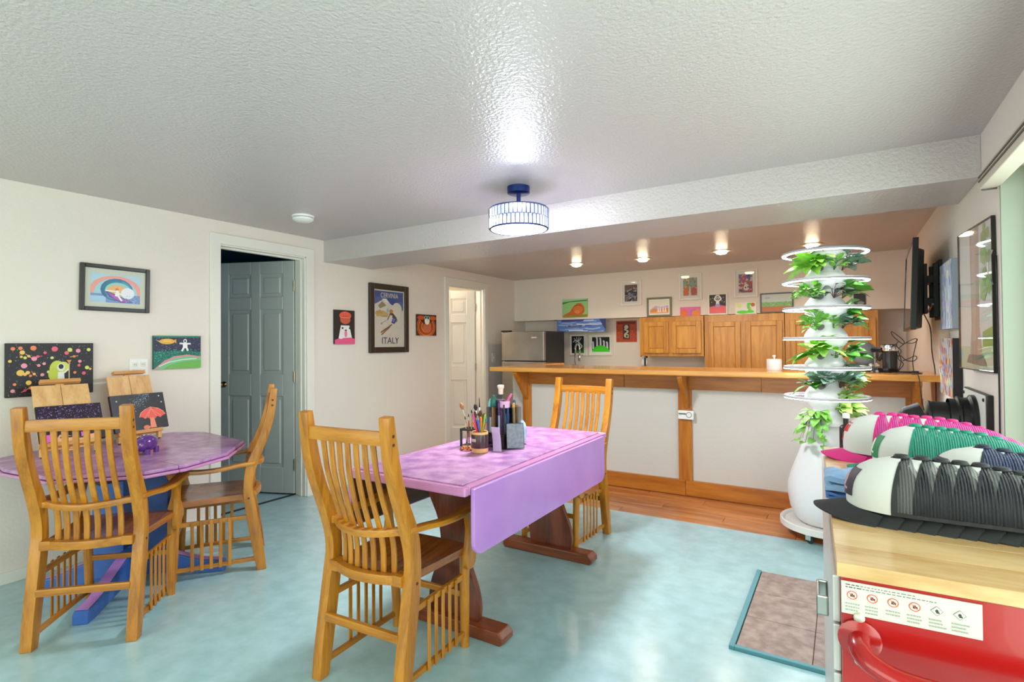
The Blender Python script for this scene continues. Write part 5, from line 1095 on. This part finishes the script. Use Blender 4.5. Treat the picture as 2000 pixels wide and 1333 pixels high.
# bottles and jar standing on the organiser
def on_org(x, y, z=.2005): return Mo @ Vector((x, y, z))
t = thing('board_lid', 'clear flat lid on the organiser carrying the bottles', 'lid', Mo @ Vector((0, 0, .2005)), -.25); B().bb(-.065, .065, -.064, .064, 0, .003).build('lid_plate', CL, t)
t = thing('paint_bottle', 'tall clear bottle of purple paint with a cream cap', 'bottle', on_org(.0, -.02, .204), 0)
B().lathe([(.022, 0), (.025, .004), (.025, .05), (.018, .062), (.011, .068)], 20).build('bottle_glass', CL, t, smooth='auto'); B().lathe([(.02, .003), (.022, .006), (.022, .036), (.001, .037)], 18).build('paint', mat('paint_purple', (66, 40, 92), .4), t, smooth='auto')
B().lathe([(.011, .064), (.013, .07), (.013, .092), (.017, .096), (.018, .108), (.012, .113), (.001, .113)], 18).build('cap', mat('cap_cream', (226, 208, 190), .5), t, smooth='auto')
t = thing('paint_bottle', 'short green paint bottle left of the tall one', 'bottle', on_org(-.030, -.042, .204), 0)
B().lathe([(.015, 0), (.017, .003), (.017, .04), (.009, .05), (.009, .06), (.001, .061)], 16).build('bottle_body', mat('bottle_green', (36, 104, 88), .3), t, smooth='auto')
t = thing('paint_bottle', 'small turquoise bottle on the left edge of the organiser', 'bottle', on_org(-.052, -.045, .204), 0)
B().lathe([(.011, 0), (.013, .003), (.013, .02), (.006, .034), (.004, .04), (.001, .04)], 14).build('bottle_body', mat('bottle_turq', (120, 196, 196), .35), t, smooth='auto')
t = thing('jar', 'pale pink plastic jar with a white rim on the organiser', 'jar', on_org(.040, -.03, .204), 0)
B().lathe([(.022, 0), (.025, .003), (.025, .022), (.0265, .024), (.0265, .034), (.024, .034), (.022, .006), (.001, .005)], 20, cap=False).build('jar_body', mat('jar_pink', (226, 176, 210), .4), t, smooth='auto')
t = thing('pen', 'fat pink pen leaning in the pale pink jar', 'pen', on_org(.036, -.03, .2105), 0, rot=(0, .55, .3)); B().lathe([(.004, 0), (.0055, .004), (.0055, .07), (.004, .074), (.001, .075)], 12).build('barrel', mat('pen_hot', (224, 90, 160), .35), t, smooth='auto')
# curled lilac notepaper, slate board, blue tape
t = thing('paper_strip', 'curled lilac strip of paper leaning against the dark boxes', 'paper', (-1.462, 2.225, PZ), .15)
q = catmull([(-.035, -.004, .115), (-.028, -.010, .10), (-.016, -.012, .075), (.0, -.022, .04), (.002, -.036, .003)], 4)
b = B(); b.strip([(y-.0012, z) for (_, y, z) in q], [(y+.0012, z) for (_, y, z) in q], 'x', -.022, .022); b.v = [(x+.5*(z-.06)*-.45, y, z) for (x, y, z) in b.v]; b.build('strip', mat('paper_lilac', (196, 168, 212), .6), t, smooth='auto')
t = thing('slate_board', 'small grey slate board with dark rim leaning on the organiser', 'board', (-1.400, 2.292, PZ+.004), 0, rot=(-.22, .02, .80))
B().bb(-.046, .046, 0, .006, 0, .126).build('rim', mat('slate_rim', (36, 38, 46), .5), t, bevel=.002); B().bb(-.043, .043, -.0006, .0005, .003, .123).build('slate', mat('slate_grey', (112, 118, 130), .6, var=(60, (136, 142, 152))), t)
t = thing('tissue', 'crumpled pale blue tissue on the far side of the slate board', 'tissue', (-1.448, 2.44, PZ), .3)
b = B(); b.ell((0, 0, .06), (.022, .020, .06), 16, 12); rr = random.Random(2); b.v = [(x*(1+rr.uniform(-.18, .18)), y*(1+rr.uniform(-.18, .18)), max(0, z*(1+rr.uniform(-.06, .06)))) for (x, y, z) in b.v]; b.build('crumple', mat('tissue_blue', (176, 206, 226), .8), t, smooth='auto')

# ------------------------------------------------------------ things on the bar
BZ = 1.0575
t = thing('paper_roll', 'white paper roll on a peg stand on the bar', 'paper roll', (-.46, 4.62, BZ))
B().lathe([(.001, 0), (.052, 0), (.054, .004), (.054, .082), (.052, .086), (.02, .086), (.019, .08)], 28, cap=False).build('roll', mat('paper_white', (236, 234, 230), .8), t, smooth='auto'); B().lathe([(.006, 0), (.006, .10), (.012, .104), (.013, .116), (.001, .118)], 14).build('peg', mat('peg_white', (228, 222, 212), .5), t, smooth='auto')
t = thing('waffle_maker', 'grey rounded appliance with its lid tilted open on the bar', 'appliance', (.13, 4.70, BZ), -.2)
GP = mat('appliance_grey', (112, 114, 116), .35)
B().bb(-.08, .08, -.09, .09, .004, .035).build('base', mat('appliance_dark', (60, 62, 66), .4), t, bevel=.01)
b = B(); b.ell((0, 0, 0), (.09, .045, .095), 24, 14); o2 = b.build('lid', GP, t, smooth=True); o2.location = (-.005, .02, .125); o2.rotation_euler = (-.35, -.35, .3)
B().bb(.03, .05, -.02, .02, .11, .20).xf(Matrix.Rotation(.5, 4, 'Y')).build('handle', BLACK, t, bevel=.006)
for (x, y) in ((-.07, -.08), (.07, -.08), (-.07, .08), (.07, .08)): B().lathe([(.008, 0), (.008, .006)], 8, (x, y, 0)).build('foot', BLACK, t)
t = thing('coffee_maker', 'black and chrome coffee maker on the bar by the right wall', 'coffee maker', (.265, 4.62, BZ), -.15)
B().lathe([(.058, 0), (.06, .006), (.06, .03), (.001, .032)], 28).build('base', BLACKG, t, smooth='auto'); B().lathe([(.045, .03), (.047, .16), (.05, .185), (.044, .196), (.001, .198)], 28, (.012, .01, 0)).build('tank', mat('coffee_black', (40, 38, 40), .18), t, smooth='auto')
B().lathe([(.052, .15), (.054, .155), (.054, .182), (.05, .19)], 28, (.01, .008, 0), cap=False).build('chrome_band', CHROME, t, smooth='auto'); B().bb(-.10, -.03, -.03, .03, .14, .175).build('brew_head', BLACKG, t, bevel=.008); B().bb(-.10, -.05, -.025, .025, 0, .012).build('drip_tray', STEEL, t, bevel=.002)
B().tube([(-.075, 0, .012), (-.075, 0, .14)], .008, 8).build('spout_post', CHROME, t)
for k, (x, y) in enumerate(((.165, 4.50), (.20, 4.545))):
    t = thing('salt_shaker', ('small clear shaker with steel top, nearer the tower', 'small clear shaker with steel top, nearer the coffee maker')[k], 'shaker', (x, y, BZ), group='shakers on the bar')
    B().lathe([(.018, 0), (.02, .003), (.018, .045)], 14).build('glass_body', CL, t, smooth='auto'); B().lathe([(.0185, .045), (.019, .058), (.012, .066), (.001, .067)], 14).build('steel_top', STEEL, t, smooth='auto')
t = thing('wire_stand', 'tangled black wire mug stand on the right end of the bar', 'stand', (.37, 4.60, BZ))
WR = mat('wire_black', (40, 38, 38), .4)
B().tube([(.05*math.cos(a), .05*math.sin(a), .004) for a in np.linspace(0, 2*PI, 21)], .0035, 6).build('base_ring', WR, t, smooth=True)
def wv(P): B().tube(catmull(P, 5), .0028, 6).build('wire', WR, t, smooth=True)
wv([(-.05, 0, .004), (-.03, 0, .08), (-.045, .01, .16), (-.01, 0, .21), (-.06, 0, .27), (-.085, 0, .285), (-.07, 0, .25), (-.02, 0, .2), (.01, 0, .215), (.05, 0, .235), (.062, 0, .225), (.04, 0, .205), (0, 0, .205)])
wv([(.04, 0, .004), (.035, 0, .09), (.055, 0, .2), (.06, 0, .23)]); wv([(-.04, .02, .004), (-.06, .02, .06), (-.04, .02, .12), (0, .02, .085), (.04, .02, .08), (.06, .02, .1), (.05, .02, .115), (.02, .02, .1), (-.02, .02, .08)])
wv([(-.05, -.02, .01), (-.02, -.03, .06), (-.05, -.03, .10), (-.03, -.02, .15), (-.06, -.02, .19), (-.04, -.01, .22)])
t = thing('power_cord', 'black power cord coiled on the bar and hanging down its end', 'cord')
pts = [(.28, 4.50, BZ+.004), (.34, 4.47, BZ+.004), (.40, 4.50, BZ+.004), (.44, 4.47, BZ+.006), (.43, 4.42, BZ+.004), (.38, 4.40, BZ+.004), (.40, 4.32, BZ+.006), (.41, 4.290, BZ-.03), (.42, 4.29, .90), (.46, 4.35, .72), (.50, 4.45, .60)]
B().tube(catmull(pts, 5), .003, 6).build('cable', WR, t, smooth=True)
B().bb(.385, .425, 4.455, 4.48, BZ+.001, BZ+.018).build('plug', BLACK, t, bevel=.004)
t = thing('hanging_cord', 'thin black cord hanging from the television down the right wall', 'cord')
B().tube(catmull([(.455, 4.43, 1.45), (.49, 4.47, 1.36), (.50, 4.5, 1.2), (.518, 4.52, 1.05), (.518, 4.52, .8), (.51, 4.5, .66), (.527, 4.44, .5), (.527, 4.43, .3)], 5), .0032, 6).build('cable', BLACK, t, smooth=True)
t = thing('picture_cord', 'thin dark cord running down the wall beside the tree print', 'cord')
B().tube(catmull([(.529, 2.862, 1.62), (.530, 2.866, 1.3), (.530, 2.862, 1.1), (.530, 2.868, .8), (.530, 2.865, .45)], 5), .003, 6).build('cable', BLACK, t, smooth=True)
t = thing('alarm_unit', 'white carbon monoxide alarm on the middle bar post', 'alarm', (-1.118, 4.58-.022, .678))
B().bb(-.063, .063, -.028, -.0005, -.036, .036).build('case', WHITEP, t, bevel=.006); B().torus((0, 0, 0), .021, .002, 28, 6).xf(Matrix.Translation((.026, -.0285, .002)) @ Matrix.Rotation(PI/2, 4, 'X')).build('test_button', mat('alarm_grey', (70, 76, 80), .5), t, smooth=True)
p = PB(.06, .03); p.rect(0, .5, 1, .86, (60, 96, 76)); p.rect(.02, .3, .4, .36, (190, 110, 120)); pp = p.build('print', t, -.0287); pp.location = (-.028, 0, .003)
t = thing('can_opener', 'black and white hand mixer hanging under the short wall cabinet', 'appliance', (-2.045, 6.36, 1.0))
B().tube(catmull([(-.05, 0, .115), (-.03, 0, .135), (.0, 0, .13), (.03, 0, .10)], 4), .012, 10).build('grip', BLACK, t, smooth=True)
b = B(); b.ell((-.005, 0, .05), (.036, .03, .065)); b.build('housing', WHITEP, t, smooth=True); B().bb(.0, .022, -.034, -.025, .0, .1).build('stripe', BLACK, t, bevel=.003); B().bb(-.04, .04, -.03, .03, -.088, -.005).build('base', BLACK, t, bevel=.004)
# switches and small wall fittings
def plate(lab, wall_y, z, w, h, n):
    t = thing('switch_plate', lab, 'switch', (XL+.0005, wall_y, z), PI/2)
    B().bb(-w/2, w/2, -.006, 0, -h/2, h/2).build('plate', WHITEP, t, bevel=.002)
    for k in range(n):
        x = (k-(n-1)/2)*.046
        for dz in (.022, -.022): 
            B().bb(x-.014, x+.014, -.0085, -.0055, dz-.014, dz+.014).build('socket_face', TRIMW, t, bevel=.003)
            for dx in (-.005, .005): B().bb(x+dx-.001, x+dx+.001, -.0088, -.0084, dz-.005, dz+.005).build('slot', BLACK, t)
plate('white double outlet plate behind the easel on the left wall', 1.679, 1.143, .107, .115, 2)
t = thing('switch_plate', 'white switch plate between the far door and the fridge', 'switch', (XL+.0005, 5.81, 1.10), PI/2); B().bb(-.036, .036, -.006, 0, -.058, .058).build('plate', WHITEP, t, bevel=.002); B().bb(-.005, .005, -.014, -.005, -.011, .011).build('toggle', WHITEP, t, bevel=.001)
